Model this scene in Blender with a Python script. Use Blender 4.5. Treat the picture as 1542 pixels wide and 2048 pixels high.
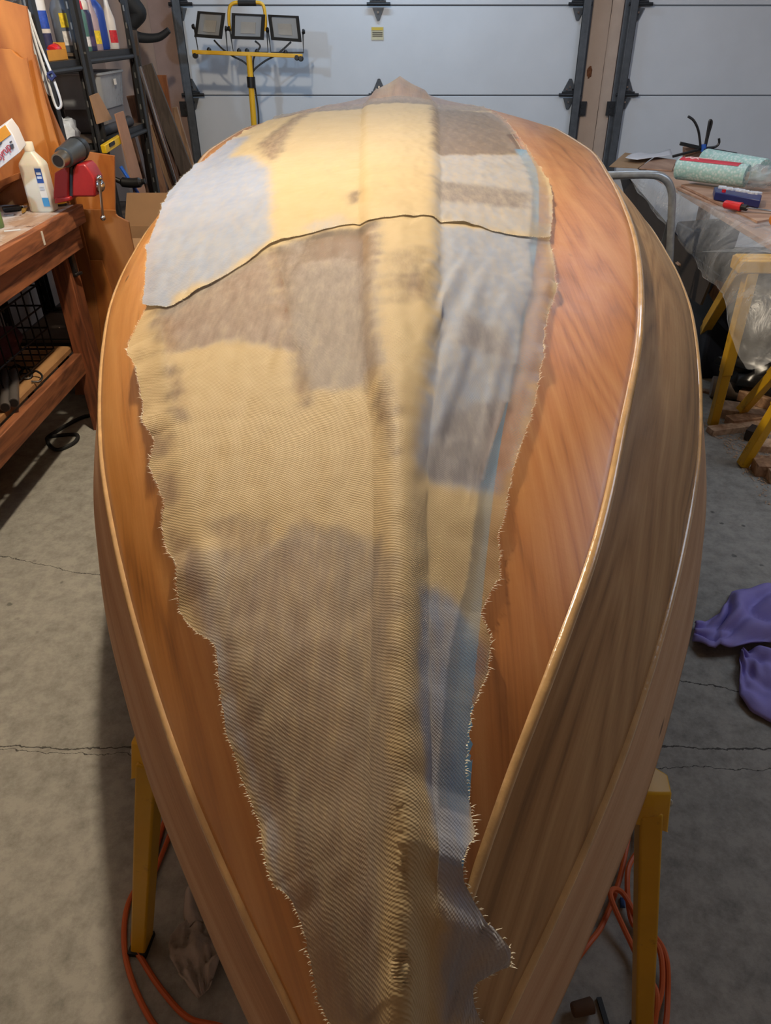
import bpy, bmesh, math, random, bisect
import numpy as np
from mathutils import Vector, Matrix, noise
for o in list(bpy.data.objects): bpy.data.objects.remove(o)
S = bpy.context.scene
random.seed(4)
PI = math.pi
# ---------------------------------------------------------------- camera, world, lights, exposure
cam = bpy.data.objects.new('camera', bpy.data.cameras.new('camera')); S.collection.objects.link(cam)
cam.location = (0, 0, 1.5); cam.rotation_euler = (math.radians(90 - 34), 0, 0)
cam.data.sensor_width = 36; cam.data.sensor_fit = 'AUTO'; cam.data.lens = 36 * 1450 / 2048
cam.data.shift_x = -29 / 2048; cam.data.clip_start = .02
S.camera = cam
W = bpy.data.worlds.new('world'); S.world = W; W.use_nodes = True
W.node_tree.nodes['Background'].inputs[0].default_value = (.5, .55, .65, 1); W.node_tree.nodes['Background'].inputs[1].default_value = .1
def lamp(name, loc, power, col, radius, kind='POINT', size=None, rot=None):
    l = bpy.data.lights.new(name, kind); l.energy = power; l.color = col
    if kind == 'POINT': l.shadow_soft_size = radius
    if kind == 'AREA': l.shape = 'RECTANGLE'; l.size, l.size_y = size
    o = bpy.data.objects.new(name, l); S.collection.objects.link(o); o.location = loc
    if rot: o.rotation_euler = rot
    return o
lamp('warm_bulb', (-.50, 2.1, 2.58), 134, (1, .85, .64), .05)
lamp('cool_tube_far', (-.1, 5.25, 2.6), 13, (.56, .78, 1), .1, 'AREA', (1.2, .12), (0, 0, 0))
fl_ = lamp('cool_floodlight', (-1.62, .2, 2.3), 150, (.46, .72, 1), .05, 'SPOT')
fl_.data.spot_size = math.radians(66); fl_.data.spot_blend = .55; fl_.data.shadow_soft_size = .06
fl_.rotation_euler = (Vector((.15, 6, 1.95)) - fl_.location).to_track_quat('-Z', 'Y').to_euler()
lamp('cool_fill', (1.5, 4.1, 2.6), 8, (.66, .80, 1), .1, 'AREA', (.9, .5), (0, 0, 0))  # added fill with no visible fixture; lifts shadows and puts glare on the garboard
lamp('cool_fill_side', (2.9, 2.2, 2.6), 26, (.70, .82, 1), .1, 'AREA', (2.0, 1.2), (0, 0, 0))  # second added fill, brightens the dark planks on the right
S.view_settings.view_transform = 'Standard'; S.view_settings.look = 'None'
S.view_settings.gamma = 1; S.view_settings.use_curve_mapping = False; S.view_settings.exposure = .17
# ---------------------------------------------------------------- helpers
def lin(c): return tuple((v / 255 / 12.92 if v <= 10 else ((v / 255 + .055) / 1.055) ** 2.4) for v in c)
class NT:
    def __init__(s, name):
        s.m = bpy.data.materials.new(name); s.m.use_nodes = True; s.t = s.m.node_tree; s.n = s.t.nodes; s.l = s.t.links
        s.b = s.n['Principled BSDF']; s.out = s.n['Material Output']
    def new(s, typ, **k):
        n = s.n.new(typ)
        for a, v in k.items(): setattr(n, a, v)
        return n
    def link(s, a, b): s.l.new(a, b)
    def val(s, n, i, v): n.inputs[i].default_value = v
    def noise(s, vec, scale, detail=4, rough=.55, dist=0):
        n = s.new('ShaderNodeTexNoise'); n.inputs['Scale'].default_value = scale; n.inputs['Detail'].default_value = detail
        n.inputs['Roughness'].default_value = rough; n.inputs['Distortion'].default_value = dist
        if vec: s.link(vec, n.inputs['Vector'])
        return n.outputs['Fac']
    def ramp(s, fac, stops):
        r = s.new('ShaderNodeValToRGB'); e = r.color_ramp.elements
        while len(e) < len(stops): e.new(.5)
        for x, (p, c) in zip(e, stops):
            x.position = p; x.color = (*c, 1) if len(c) == 3 else c
        s.link(fac, r.inputs[0]); return r.outputs[0]
    def mix(s, fac, a, b, mode='MIX'):
        m = s.new('ShaderNodeMix', data_type='RGBA', blend_type=mode)
        for i, v in ((0, fac), (6, a), (7, b)):
            if hasattr(v, 'links') or isinstance(v, bpy.types.NodeSocket): s.link(v, m.inputs[i])
            elif i == 0: m.inputs[i].default_value = v
            else: m.inputs[i].default_value = (*v, 1)
        return m.outputs[2]
    def math(s, op, a, b=None, c=None):
        m = s.new('ShaderNodeMath', operation=op)
        for i, v in enumerate((a, b, c)):
            if v is None: continue
            if isinstance(v, bpy.types.NodeSocket): s.link(v, m.inputs[i])
            else: m.inputs[i].default_value = v
        return m.outputs[0]
    def coord(s, kind='Object', scale=(1, 1, 1), rot=(0, 0, 0)):
        c = s.new('ShaderNodeTexCoord'); m = s.new('ShaderNodeMapping')
        m.inputs['Scale'].default_value = scale; m.inputs['Rotation'].default_value = rot
        s.link(c.outputs[kind], m.inputs['Vector']); return m.outputs[0]
    def bump(s, h, strength=.3, dist=.002):
        b = s.new('ShaderNodeBump'); b.inputs['Strength'].default_value = strength; b.inputs['Distance'].default_value = dist
        s.link(h, b.inputs['Height']); s.link(b.outputs[0], s.b.inputs['Normal'])
    def set(s, rough=None, metal=None, coat=None, spec=None, alpha=None, trans=None):
        for k, v in (('Roughness', rough), ('Metallic', metal), ('Coat Weight', coat), ('Specular IOR Level', spec), ('Alpha', alpha), ('Transmission Weight', trans)):
            if v is None: continue
            if isinstance(v, bpy.types.NodeSocket): s.link(v, s.b.inputs[k])
            else: s.b.inputs[k].default_value = v
MC = {}
def mat(name, rgb, rough=.5, metal=0, var=.12, vs=9, bump=0, bs=60, coat=0, dirt=None):
    if name in MC: return MC[name]
    t = NT(name); v = t.coord(); c = lin(rgb); n = t.noise(v, vs)
    lo = tuple(x * (1 - var) for x in c); hi = tuple(min(1, x * (1 + var)) for x in c)
    col = t.ramp(n, [(.3, lo), (.7, hi)])
    if dirt: col = t.mix(t.ramp(t.noise(v, vs * 2.3, 6, .7), [(.60, (0, 0, 0)), (.74, (.8, .8, .8))]), col, lin(dirt))
    t.link(col, t.b.inputs['Base Color']); t.set(rough, metal, coat)
    if bump: t.bump(t.noise(v, bs, 5), bump, .003)
    MC[name] = t.m; return t.m
def wood(name, dark, light, scale=(14, 14, 1.2), rough=.55, ring=5, bump=.15, coat=0):
    if name in MC: return MC[name]
    t = NT(name); v = t.coord('Object', scale)
    n = t.noise(v, 1.1, 3, .5, .8); f = t.math('FRACT', t.math('MULTIPLY', n, ring)); f = t.math('PINGPONG', f, .5)
    f2 = t.noise(t.coord('Object', tuple(a * 7 for a in scale)), 1, 4)
    f = t.math('ADD', t.math('MULTIPLY', f, 1.0), t.math('MULTIPLY', f2, .6))
    t.link(t.ramp(f, [(.25, lin(dark)), (.85, lin(light))]), t.b.inputs['Base Color']); t.set(rough, 0, coat)
    t.bump(f, bump, .001); MC[name] = t.m; return t.m
def clear(name, rgb, alpha, rough=.2, bs=30, bump=.3):
    if name in MC: return MC[name]
    t = NT(name); v = t.coord(); t.val(t.b, 'Base Color', (*lin(rgb), 1))
    a = t.math('MULTIPLY_ADD', t.noise(v, 6, 5), .5, alpha - .25); t.set(rough, 0, 0, .5, a); t.bump(t.noise(v, bs, 4), bump, .01)
    MC[name] = t.m; return t.m
class MB:
    def __init__(s): s.v = []; s.f = []; s.uv = None
    def add(s, vs, fs):
        k = len(s.v); s.v += [tuple(p) for p in vs]; s.f += [tuple(i + k for i in f) for f in fs]; return s
    def hexa(s, p): return s.add(p, [(3, 2, 1, 0), (4, 5, 6, 7), (0, 1, 5, 4), (1, 2, 6, 5), (2, 3, 7, 6), (3, 0, 4, 7)])
    def box(s, c, d, rz=0, rx=0, ry=0):
        M = Matrix.Rotation(rz, 3, 'Z') @ Matrix.Rotation(rx, 3, 'X') @ Matrix.Rotation(ry, 3, 'Y'); c = Vector(c); x, y, z = (q / 2 for q in d)
        return s.hexa([c + M @ Vector(q) for q in ((-x, -y, -z), (x, -y, -z), (x, y, -z), (-x, y, -z), (-x, -y, z), (x, -y, z), (x, y, z), (-x, y, z))])
    def beam(s, a, b, w, h, up=(0, 0, 1), w2=None, h2=None):
        a, b = Vector(a), Vector(b); d = (b - a).normalized(); u = Vector(up)
        if abs(d.dot(u)) > .97: u = Vector((0, 1, 0))
        r = d.cross(u).normalized(); u = r.cross(d); w2 = w2 or w; h2 = h2 or h
        q = lambda p, w, h: [p - r * w / 2 - u * h / 2, p + r * w / 2 - u * h / 2, p + r * w / 2 + u * h / 2, p - r * w / 2 + u * h / 2]
        return s.hexa(q(a, w, h) + q(b, w2, h2))
    def prism(s, poly, off):
        off = Vector(off); n = len(poly); a = [Vector(p) for p in poly]; b = [p + off for p in a]
        return s.add(a + b, [tuple(range(n - 1, -1, -1)), tuple(range(n, 2 * n))] + [(i, (i + 1) % n, n + (i + 1) % n, n + i) for i in range(n)])
    def tube(s, path, r, n=8, closed=False):
        P = [Vector(p) for p in path]; N = len(P); R = r if isinstance(r, (list, tuple)) else [r] * N
        k = len(s.v); up = None; F = []
        for i in range(N):
            if closed: d = P[(i + 1) % N] - P[i - 1]
            else: d = P[min(i + 1, N - 1)] - P[max(i - 1, 0)]
            d = d.normalized() if d.length else Vector((0, 0, 1))
            if up is None: up = Vector((0, 0, 1)) if abs(d.z) < .9 else Vector((1, 0, 0))
            up = (up - d * up.dot(d)).normalized(); q = d.cross(up)
            for j in range(n):
                a = 2 * PI * j / n; s.v.append(tuple(P[i] + (up * math.cos(a) + q * math.sin(a)) * R[i]))
        for i in range(N if closed else N - 1):
            for j in range(n):
                a = k + i * n; b = k + ((i + 1) % N) * n; s.f.append((a + j, a + (j + 1) % n, b + (j + 1) % n, b + j))
        if not closed: s.f += [tuple(k + j for j in range(n - 1, -1, -1)), tuple(k + (N - 1) * n + j for j in range(n))]
        return s
    def lathe(s, prof, c=(0, 0, 0), n=20, axis=None, sx=1, sy=1):
        c = Vector(c); M = Vector(axis).to_track_quat('Z', 'Y').to_matrix() if axis else Matrix.Identity(3); k = len(s.v)
        for r, z in prof:
            for j in range(n):
                a = 2 * PI * j / n; s.v.append(tuple(c + M @ Vector((r * math.cos(a) * sx, r * math.sin(a) * sy, z))))
        for i in range(len(prof) - 1):
            for j in range(n): a = k + i * n; b = a + n; s.f.append((a + j, a + (j + 1) % n, b + (j + 1) % n, b + j))
        s.f += [tuple(k + j for j in range(n - 1, -1, -1)), tuple(k + (len(prof) - 1) * n + j for j in range(n))]
        return s
    def grid(s, rows, disp=None):
        m = len(rows[0]); k = len(s.v)
        for r in rows: s.v += [tuple(p) for p in r]
        for i in range(len(rows) - 1):
            for j in range(m - 1): a = k + i * m + j; s.f.append((a, a + 1, a + m + 1, a + m))
        return s
    def lump(s, c, r, seed=0, amp=.25, freq=2.5, n=18, m=12, floor=None):
        rows = []
        for i in range(m + 1):
            th = PI * i / m; row = []
            for j in range(n + 1):
                ph = 2 * PI * j / n; d = Vector((math.sin(th) * math.cos(ph), math.sin(th) * math.sin(ph), math.cos(th)))
                q = 1 + amp * noise.noise(d * freq + Vector((seed, seed * 2, 0))) + amp * .5 * noise.noise(d * freq * 2.7 + Vector((seed, 3, 0)))
                p = [c[0] + d.x * r[0] * q, c[1] + d.y * r[1] * q, c[2] + d.z * r[2] * q]
                if floor is not None: p[2] = max(p[2], floor)
                row.append(p)
            rows.append(row)
        return s.grid(rows)
ORG = {}
def obj(name, mb, m, parent=None, smooth=40, bevel=0, solid=0, kind=None, origin=None):
    xs = np.array(mb.v, dtype=float); lo, hi = xs.min(0), xs.max(0)
    org = Vector((lo + hi) / 2) if parent else Vector(((lo[0] + hi[0]) / 2, (lo[1] + hi[1]) / 2, lo[2]))
    if origin: org = Vector(origin)
    me = bpy.data.meshes.new(name); me.from_pydata((xs - np.array(org)).tolist(), [], mb.f); me.update()
    if mb.uv is not None:
        ul = me.uv_layers.new(name='UVMap'); idx = np.empty(len(me.loops), dtype=np.int32); me.loops.foreach_get('vertex_index', idx)
        ul.data.foreach_set('uv', np.array(mb.uv, dtype=np.float32)[idx].ravel())
    bm = bmesh.new(); bm.from_mesh(me); bmesh.ops.recalc_face_normals(bm, faces=bm.faces); bm.to_mesh(me); bm.free()
    if smooth:
        me.shade_smooth()
        try: me.set_sharp_from_angle(angle=math.radians(smooth))
        except Exception: pass
    me.materials.append(m)
    o = bpy.data.objects.new(name, me); S.collection.objects.link(o); ORG[o.name] = org
    if parent: o.parent = parent; o.location = org - ORG[parent.name]
    else: o.location = org
    if solid:
        md = o.modifiers.new('solid', 'SOLIDIFY'); md.thickness = solid; md.offset = -1
    if bevel:
        md = o.modifiers.new('bevel', 'BEVEL'); md.width = bevel; md.segments = 2; md.limit_method = 'ANGLE'
    if kind: o['kind'] = kind
    return o
def tag(o, label, cat, group=None):
    o['label'] = label; o['category'] = cat
    if group: o['group'] = group
    return o
def thing(name, label, cat, loc, group=None):
    o = bpy.data.objects.new(name, None); S.collection.objects.link(o); o.location = loc; o.empty_display_size = .05
    ORG[o.name] = Vector(loc); return tag(o, label, cat, group)
def one(name, mb, m, label, cat, group=None, **k): return tag(obj(name, mb, m, None, **k), label, cat, group)
def struct(name, mb, m, parent=None, **k):
    o = obj(name, mb, m, parent, **k)
    if not parent: o['kind'] = 'structure'
    return o
def spline(pts, n=8, closed=False):
    P = [Vector(p) for p in pts]; N = len(P); out = []
    for i in range(N if closed else N - 1):
        g = lambda k: P[k % N] if closed else P[min(max(k, 0), N - 1)]
        a, b, c, d = g(i - 1), g(i), g(i + 1), g(i + 2)
        for k in range(n):
            t = k / n; out.append(.5 * ((2 * b) + (c - a) * t + (2 * a - 5 * b + 4 * c - d) * t * t + (3 * b - 3 * c + d - a) * t ** 3))
    if not closed: out.append(P[-1])
    return out
def lerp(a, b, t): return tuple(x + (y - x) * t for x, y in zip(a, b))
def V(*a): return Vector(a)
def resample(pts, n):
    P = [Vector(p) for p in pts]; L = [0]
    for a, b in zip(P, P[1:]): L.append(L[-1] + (b - a).length)
    out = []
    for i in range(n):
        d = L[-1] * i / (n - 1); k = min(max(bisect.bisect_right(L, d) - 1, 0), len(P) - 2)
        out.append(P[k].lerp(P[k + 1], (d - L[k]) / max(L[k + 1] - L[k], 1e-9)))
    return out
def loft(A, B, n, m, h=None, sag=0):
    """sheet between two edge lines; h(u,v) adds a vertical offset"""
    A, B = resample(A, n), resample(B, n); rows = []
    for j in range(m):
        v = j / (m - 1); rows.append([A[i].lerp(B[i], v) + Vector((0, 0, (h(i / (n - 1), v) if h else 0))) for i in range(n)])
    return MB().grid(rows)
# ---------------------------------------------------------------- setting
def concrete():
    t = NT('concrete'); v = t.coord()
    c = t.ramp(t.noise(v, 1.7, 6, .6), [(.3, lin((122, 119, 112))), (.7, lin((158, 154, 145)))])
    c = t.mix(.5, c, t.ramp(t.noise(v, 22, 8, .75), [(.25, lin((78, 76, 72))), (.6, lin((176, 172, 162)))]))
    sp = t.new('ShaderNodeTexVoronoi'); sp.inputs['Scale'].default_value = 13; t.link(v, sp.inputs['Vector'])
    n2 = t.noise(v, 38, 4, .7)
    d = t.math('ADD', sp.outputs['Distance'], t.math('MULTIPLY', n2, .26))
    spot = t.ramp(d, [(.20, (1, 1, 1)), (.25, (0, 0, 0))])
    gate = t.ramp(t.noise(v, 2.2, 3), [(.5, (0, 0, 0)), (.6, (1, 1, 1))])
    c = t.mix(t.math('MULTIPLY', t.math('MULTIPLY', spot, gate), .7), c, lin((52, 52, 52)))
    stain = t.ramp(t.noise(v, 4.5, 7, .7, .5), [(.6, (0, 0, 0)), (.72, (1, 1, 1))])
    xyz = t.new('ShaderNodeSeparateXYZ'); t.link(t.coord(), xyz.inputs[0])
    right = t.ramp(t.math('MULTIPLY_ADD', xyz.outputs[0], .5, .35), [(.3, (0, 0, 0)), (.6, (1, 1, 1))])
    c = t.mix(t.math('MULTIPLY', t.math('MULTIPLY', stain, right), .7), c, lin((60, 60, 58)))
    # hairline cracks across the slab
    wob = t.math('MULTIPLY_ADD', t.noise(v, 6, 5, .7), .07, -.035)
    def crack(y0, slope, x0, wid):
        f = t.math('SUBTRACT', t.math('SUBTRACT', xyz.outputs[1], y0 + FY), t.math('MULTIPLY', t.math('SUBTRACT', xyz.outputs[0], x0 + FX), slope))
        return t.math('LESS_THAN', t.math('ABSOLUTE', t.math('ADD', f, wob)), wid)
    cr = t.math('MAXIMUM', crack(1.172, 0, 0, .0022), t.math('MAXIMUM', crack(1.39, -.26, .8, .0016), crack(1.11, -.03, .7, .001)))
    c = t.mix(t.math('MULTIPLY', cr, .85), c, lin((38, 34, 30)))
    t.link(c, t.b.inputs['Base Color']); t.set(.82); t.bump(t.math('SUBTRACT', t.noise(v, 60, 8, .7), cr), .35, .003)
    return t.m
FX, FY = -1.1, -2.35      # the slab's own origin
fl = MB().box((1.1, 2.35, -.05), (6.4, 7.7, .1)); struct('floor', fl, concrete(), smooth=0)
M_dry = mat('drywall', (168, 148, 138), .85, var=.06, vs=5, bump=.1)
M_post = mat('post_paint', (172, 150, 134), .8, var=.08, vs=4, bump=.1, bs=30)
M_ceil = mat('ceiling_paint', (178, 176, 172), .9, var=.03)
struct('ceiling', MB().box((1.1, 2.35, 2.68), (6.4, 7.7, .1)), M_ceil, smooth=0)
struct('wall_left', MB().box((-2.15, 2.35, 1.3), (.1, 7.7, 2.7)), M_dry, smooth=0)
struct('wall_right', MB().box((4.35, 2.35, 1.3), (.1, 7.7, 2.7)), M_dry, smooth=0)
struct('wall_front', MB().box((1.1, -1.55, 1.3), (6.6, .1, 2.7)), M_dry, smooth=0)
wb = MB()
for x0, x1, z0, z1 in ((-2.2, -1.555, 0, 2.7), (1.30, 1.545, 0, 2.7), (4.30, 4.4, 0, 2.7), (-1.555, 1.30, 2.14, 2.7), (1.545, 4.30, 2.14, 2.7)):
    wb.box(((x0 + x1) / 2, 6.15, (z0 + z1) / 2), (x1 - x0, .16, z1 - z0))
struct('wall_back', wb, M_dry, smooth=0)
# post between the doors: two facing boards with an open wavering joint
def wob_board(x0, x1, wl, wr):
    L = []; R = []
    for i in range(25):
        z = 2.14 * i / 24; L.append(V(x0 + wl * noise.noise(V(0, 0, z * 5)), 6.03, z)); R.append(V(x1 + wr * noise.noise(V(0, 0, z * 5)), 6.03, z))
    mb = MB().grid([L, R]); return mb
struct('trim_1', MB().box((1.378, 6.045, 1.07), (.128, .05, 2.14)), M_post, smooth=0)
struct('trim_2', MB().prism([(1.447 + .008 * noise.noise(V(0, 3, z * 4)), 6.03, z) for z in [2.14 * i / 30 for i in range(31)]] + [(1.528, 6.03, 2.14), (1.528, 6.03, 0)], (0, .045, 0)), mat('post_board', (180, 160, 146), .8, var=.08), smooth=0)
struct('trim_3', MB().box((-1.64, 6.05, 1.07), (.16, .06, 2.14)), mat('jamb_paint', (150, 126, 118), .8, var=.1), smooth=0)
rust = MB().lump((1.345, 6.018, 1.21), (.018, .006, .035), 3, .5, 3); 
obj('rust_stain', rust, mat('rust', (104, 62, 36), .9, var=.4, vs=60), bpy.data.objects['trim_1'])
M_door = mat('door_paint', (204, 209, 217), .55, var=.04, vs=3, bump=.04, bs=8)
M_galv = mat('galvanised', (84, 88, 94), .55, .45, var=.2, vs=20)
M_dark = mat('dark_steel', (52, 54, 58), .5, .6, var=.15)
M_black = mat('black_plastic', (20, 20, 22), .45, var=.2)
M_rubber = mat('black_rubber', (24, 24, 25), .7, var=.1)
M_chrome = mat('chrome', (190, 194, 198), .16, 1, var=.05)
def hinge(parent, x, z, s=1):
    h = obj('hinge', MB().prism([(x - .045, 6.0, z + .03), (x + .045, 6.0, z + .03), (x + .008, 6.0, z + .105), (x - .008, 6.0, z + .105)], (0, .012, 0))
        .prism([(x - .038, 6.0, z - .015), (x + .038, 6.0, z - .015), (x + .008, 6.0, z - .085), (x - .008, 6.0, z - .085)], (0, .012, 0)), M_galv, parent)
    obj('hinge_pin', MB().tube([(x - .075, 5.985, z + .006), (x + .085, 5.985, z + .006)], .011, 8).tube([(x - .055, 5.985, z + .02), (x + .055, 5.985, z + .02)], .008, 6), M_dark, h)
    obj('rivet', MB().box((x, 5.997, z + .055), (.012, .008, .012)).box((x - .02, 5.997, z + .04), (.01, .008, .01)).box((x + .02, 5.997, z + .04), (.01, .008, .01)).box((x, 5.997, z - .04), (.012, .008, .012)), M_chrome, h)
def garage_door(name, x0, x1, tracks, hinges):
    d = bpy.data.objects.new(name, None); S.collection.objects.link(d); d.location = ((x0 + x1) / 2, 6.05, 0); ORG[d.name] = Vector(d.location); d['kind'] = 'structure'
    for i in range(4):
        z0, z1 = .533 * i + .004, .533 * (i + 1) - .004
        obj('panel', MB().box(((x0 + x1) / 2, 6.04, (z0 + z1) / 2), (x1 - x0, .045, z1 - z0)), M_door, d, bevel=.004)
    for x, s in tracks:
        tr = MB().box((x, 5.985, 1.08), (.012, .055, 2.1)).box((x + s * .022, 5.962, 1.08), (.045, .008, 2.1)).box((x - s * .012, 6.01, 1.08), (.03, .008, 2.1))
        obj('track', tr, M_galv, d, bevel=.002)
        obj('track_lip', MB().tube([(x + s * .043, 5.965, .04), (x + s * .043, 5.965, 2.12)], .006, 6), M_dark, d)
        obj('track_bracket', MB().box((x - s * .035, 6.0, .985), (.06, .012, .09)).box((x - s * .035, 5.993, 1.0), (.02, .012, .02)).box((x - s * .035, 5.993, .96), (.02, .012, .02)), M_dark, d)
    for x, z in hinges: hinge(d, x, z)
    return d
d1 = garage_door('door_1', -1.55, 1.295, [(-1.53, 1), (1.285, -1)], [(x, z) for x in (-1.49, -.15, 1.215) for z in (1.066, 1.60)])
d2 = garage_door('door_2', 1.55, 4.28, [(1.563, 1)], [(x, z) for x in (1.625, 2.95) for z in (1.066, 1.60)])
lb = obj('warning_label', MB().box((-.156, 6.014, 1.44), (.085, .004, .075)), mat('label_paper', (196, 190, 160), .7), d1)
obj('label_header', MB().box((-.156, 6.011, 1.467), (.078, .003, .016)), mat('label_yellow', (206, 178, 70), .6), lb)
for zz in (1.447, 1.436, 1.425): obj('label_print', MB().box((-.156, 6.011, zz), (.07, .003, .005)), mat('label_ink', (96, 92, 84), .7), lb)
lk = obj('slide_lock', MB().box((1.165, 6.0, .80), (.075, .03, .07)).box((1.235, 6.0, .775), (.09, .02, .03)), M_galv, d1, bevel=.003)
obj('lock_cap', MB().box((1.165, 5.985, .825), (.06, .03, .02)), M_chrome, lk, bevel=.004)
# ---------------------------------------------------------------- the hull
HULL={
'keel':[(.19,0,.50),(.24,0,.66),(.285,0,.75),(.36,0,.81),(.48,0,.88),(.6,0,.935),(.77,0,.99),(1.0,0,1.045),(1.35,0,1.09),(1.73,0,1.12),(2.4,0,1.15),(3.0,0,1.165),(3.6,0,1.175),(4.2,0,1.18),(4.7,0,1.15),(5.1,0,1.05)],
'lap0':[(.19,.006,.49),(.25,.012,.665),(.3,.018,.74),(.4,.032,.82),(.6,.066,.912),(.85,.11,.985),(1.03,.147,1.017),(1.34,.211,1.062),(1.67,.277,1.089),(1.955,.324,1.107),(2.39,.386,1.125),(2.88,.428,1.139),(3.5,.435,1.155),(4.1,.40,1.15),(4.7,.30,1.10),(5.1,.2,1.0)],
'lap1':[(.19,.009,.47),(.25,.016,.64),(.3,.034,.715),(.368,.062,.772),(.466,.109,.819),(.602,.181,.88),(.773,.262,.928),(1.021,.353,.977),(1.365,.467,1.016),(1.83,.579,1.051),(2.12,.628,1.066),(2.61,.697,1.075),(3.2,.75,1.085),(3.8,.74,1.085),(4.4,.65,1.05),(5.1,.42,.95)],
'lap2':[(.19,.012,.44),(.25,.055,.585),(.328,.107,.638),(.425,.175,.667),(.568,.268,.71),(.747,.366,.749),(.966,.47,.793),(1.208,.568,.828),(1.64,.70,.87),(1.924,.769,.886),(2.26,.822,.902),(2.8,.87,.92),(3.5,.87,.93),(4.3,.76,.90),(5.1,.52,.84)],
'sheer':[(.19,.014,.40),(.25,.085,.50),(.371,.179,.531),(.507,.271,.54),(.676,.377,.549),(.836,.463,.556),(1.011,.55,.563),(1.235,.644,.571),(1.424,.717,.574),(1.8,.82,.58),(2.4,.90,.59),(3.2,.93,.60),(4.2,.80,.60),(5.1,.56,.58)],
'strip':[(.19,.004,0),(.6,.006,0),(.75,.0075,0),(.9,.015,0),(1.05,.033,0),(1.17,.042,0),(1.41,.053,0),(1.73,.068,0),(2.5,.1,0),(3.9,.145,0),(5.1,.09,0)],
}
def pchip(xs,ys):
    n=len(xs);h=[xs[i+1]-xs[i] for i in range(n-1)];d=[(ys[i+1]-ys[i])/h[i] for i in range(n-1)]
    m=[d[0]]
    for i in range(1,n-1):
        if d[i-1]*d[i]<=0: m.append(0.)
        else:
            w1=2*h[i]+h[i-1];w2=h[i]+2*h[i-1];m.append((w1+w2)/(w1/d[i-1]+w2/d[i]))
    m.append(d[-1])
    def f(x):
        x=min(max(x,xs[0]),xs[-1]);i=bisect.bisect_right(xs,x)-1;i=min(max(i,0),n-2)
        t=(x-xs[i])/h[i];t2=t*t;t3=t2*t
        return (2*t3-3*t2+1)*ys[i]+(t3-2*t2+t)*h[i]*m[i]+(-2*t3+3*t2)*ys[i+1]+(t3-t2)*h[i]*m[i+1]
    return f
CUR={k:(pchip([p[0] for p in v],[p[1] for p in v]),pchip([p[0] for p in v],[p[2] for p in v])) for k,v in HULL.items()}
def cur(k,Y): return CUR[k][0](Y),CUR[k][1](Y)
def bump(Y):
    t=min(max((Y-3.7)/.9,0),1);t=t*t*(3-2*t)
    u=min(max((4.95-Y)/.3,0),1)
    return .085*t*u
def skeg(x,Y): return bump(Y)*math.exp(-abs(x)/.16)
def section(Y):
    """right half of the bare bottom: keel, strip edge, lap0, lap1 and the overhang direction beyond it"""
    kz=cur('keel',Y)[1];h0,z0=cur('lap0',Y);h1,z1=cur('lap1',Y);h2,z2=cur('lap2',Y)
    s=min(CUR['strip'][0](Y),h0*.8)
    rise=.016*min(1,h0/.05)
    pts=[(0,kz+rise),(s,kz+(z0-kz)*s/h0+rise)]
    s2=min(s+.02,h0*.93);pts.append((s2,kz+(z0-kz)*s2/h0))
    pts.append((h0,z0))
    pts.append((h1,z1))
    dx1,dz1=h1-h0,z1-z0;l1=math.hypot(dx1,dz1) or 1;dx2,dz2=h2-h1,z2-z1;l2=math.hypot(dx2,dz2) or 1
    dx=dx1/l1*.5+dx2/l2*.5;dz=dz1/l1*.5+dz2/l2*.5;l=math.hypot(dx,dz)
    pts.append((h1+dx/l*.2,z1+dz/l*.2))
    return [(x,z+skeg(x,Y)) for x,z in pts]
def csurf(Y,w):
    """point of the cloth's lie at station Y, signed girth w from the keel"""
    p=section(Y);a=abs(w);sg=1 if w>=0 else -1
    for i in range(len(p)-1):
        l=math.hypot(p[i+1][0]-p[i][0],p[i+1][1]-p[i][1])
        if a<=l or i==len(p)-2:
            t=a/l if l else 0
            return sg*(p[i][0]+(p[i+1][0]-p[i][0])*t),p[i][1]+(p[i+1][1]-p[i][1])*t
        a-=l

def bare(Y, x):
    """outer skin height of the bottom panel and garboard at station Y, offset x"""
def hull_wood(name, dark, mid, light, gloss, cath=1.0, seed=0., rough=.3):
    t = NT(name); uv = t.coord('UV')
    def m(sc, off):
        k = t.new('ShaderNodeMapping'); k.inputs['Scale'].default_value = sc; k.inputs['Location'].default_value = off; t.link(uv, k.inputs[0]); return k.outputs[0]
    a = t.noise(m((.7, 6.5, 1), (seed, seed * 2, 0)), 1, 2, .4, .3)
    rings = t.math('PINGPONG', t.math('FRACT', t.math('MULTIPLY', a, 9 * cath)), .5)
    fine = t.noise(m((6, 160, 1), (seed, 0, 0)), 1, 4, .6)
    broad = t.noise(m((1.0, 7, 1), (seed * 3, 1, 0)), 1, 3)
    f = t.math('ADD', t.math('MULTIPLY', rings, .42), t.math('ADD', t.math('MULTIPLY', fine, .42), t.math('MULTIPLY', broad, .6)))
    c = t.ramp(f, [(.28, lin(dark)), (.55, lin(mid)), (.85, lin(light))])
    kn = t.new('ShaderNodeTexVoronoi'); kn.inputs['Scale'].default_value = 1; t.link(m((2.6, 5.2, 1), (seed * 5, 0, 0)), kn.inputs['Vector'])
    c = t.mix(t.math('MULTIPLY', t.ramp(kn.outputs['Distance'], [(.03, (1, 1, 1)), (.06, (0, 0, 0))]), .75), c, lin((46, 26, 14)))
    t.link(c, t.b.inputs['Base Color'])
    r = t.ramp(t.noise(m((9, 9, 1), (0, seed, 0)), 1, 6, .7), [(.35, (rough,) * 3), (.7, (min(1, rough + .18),) * 3)])
    t.set(r, 0, gloss); t.val(t.b, 'Coat Roughness', .36)
    t.bump(t.math('ADD', t.math('MULTIPLY', fine, .5), t.noise(m((70, 70, 1), (0, 0, 0)), 1, 4, .7)), .12, .002)
    return t.m
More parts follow.
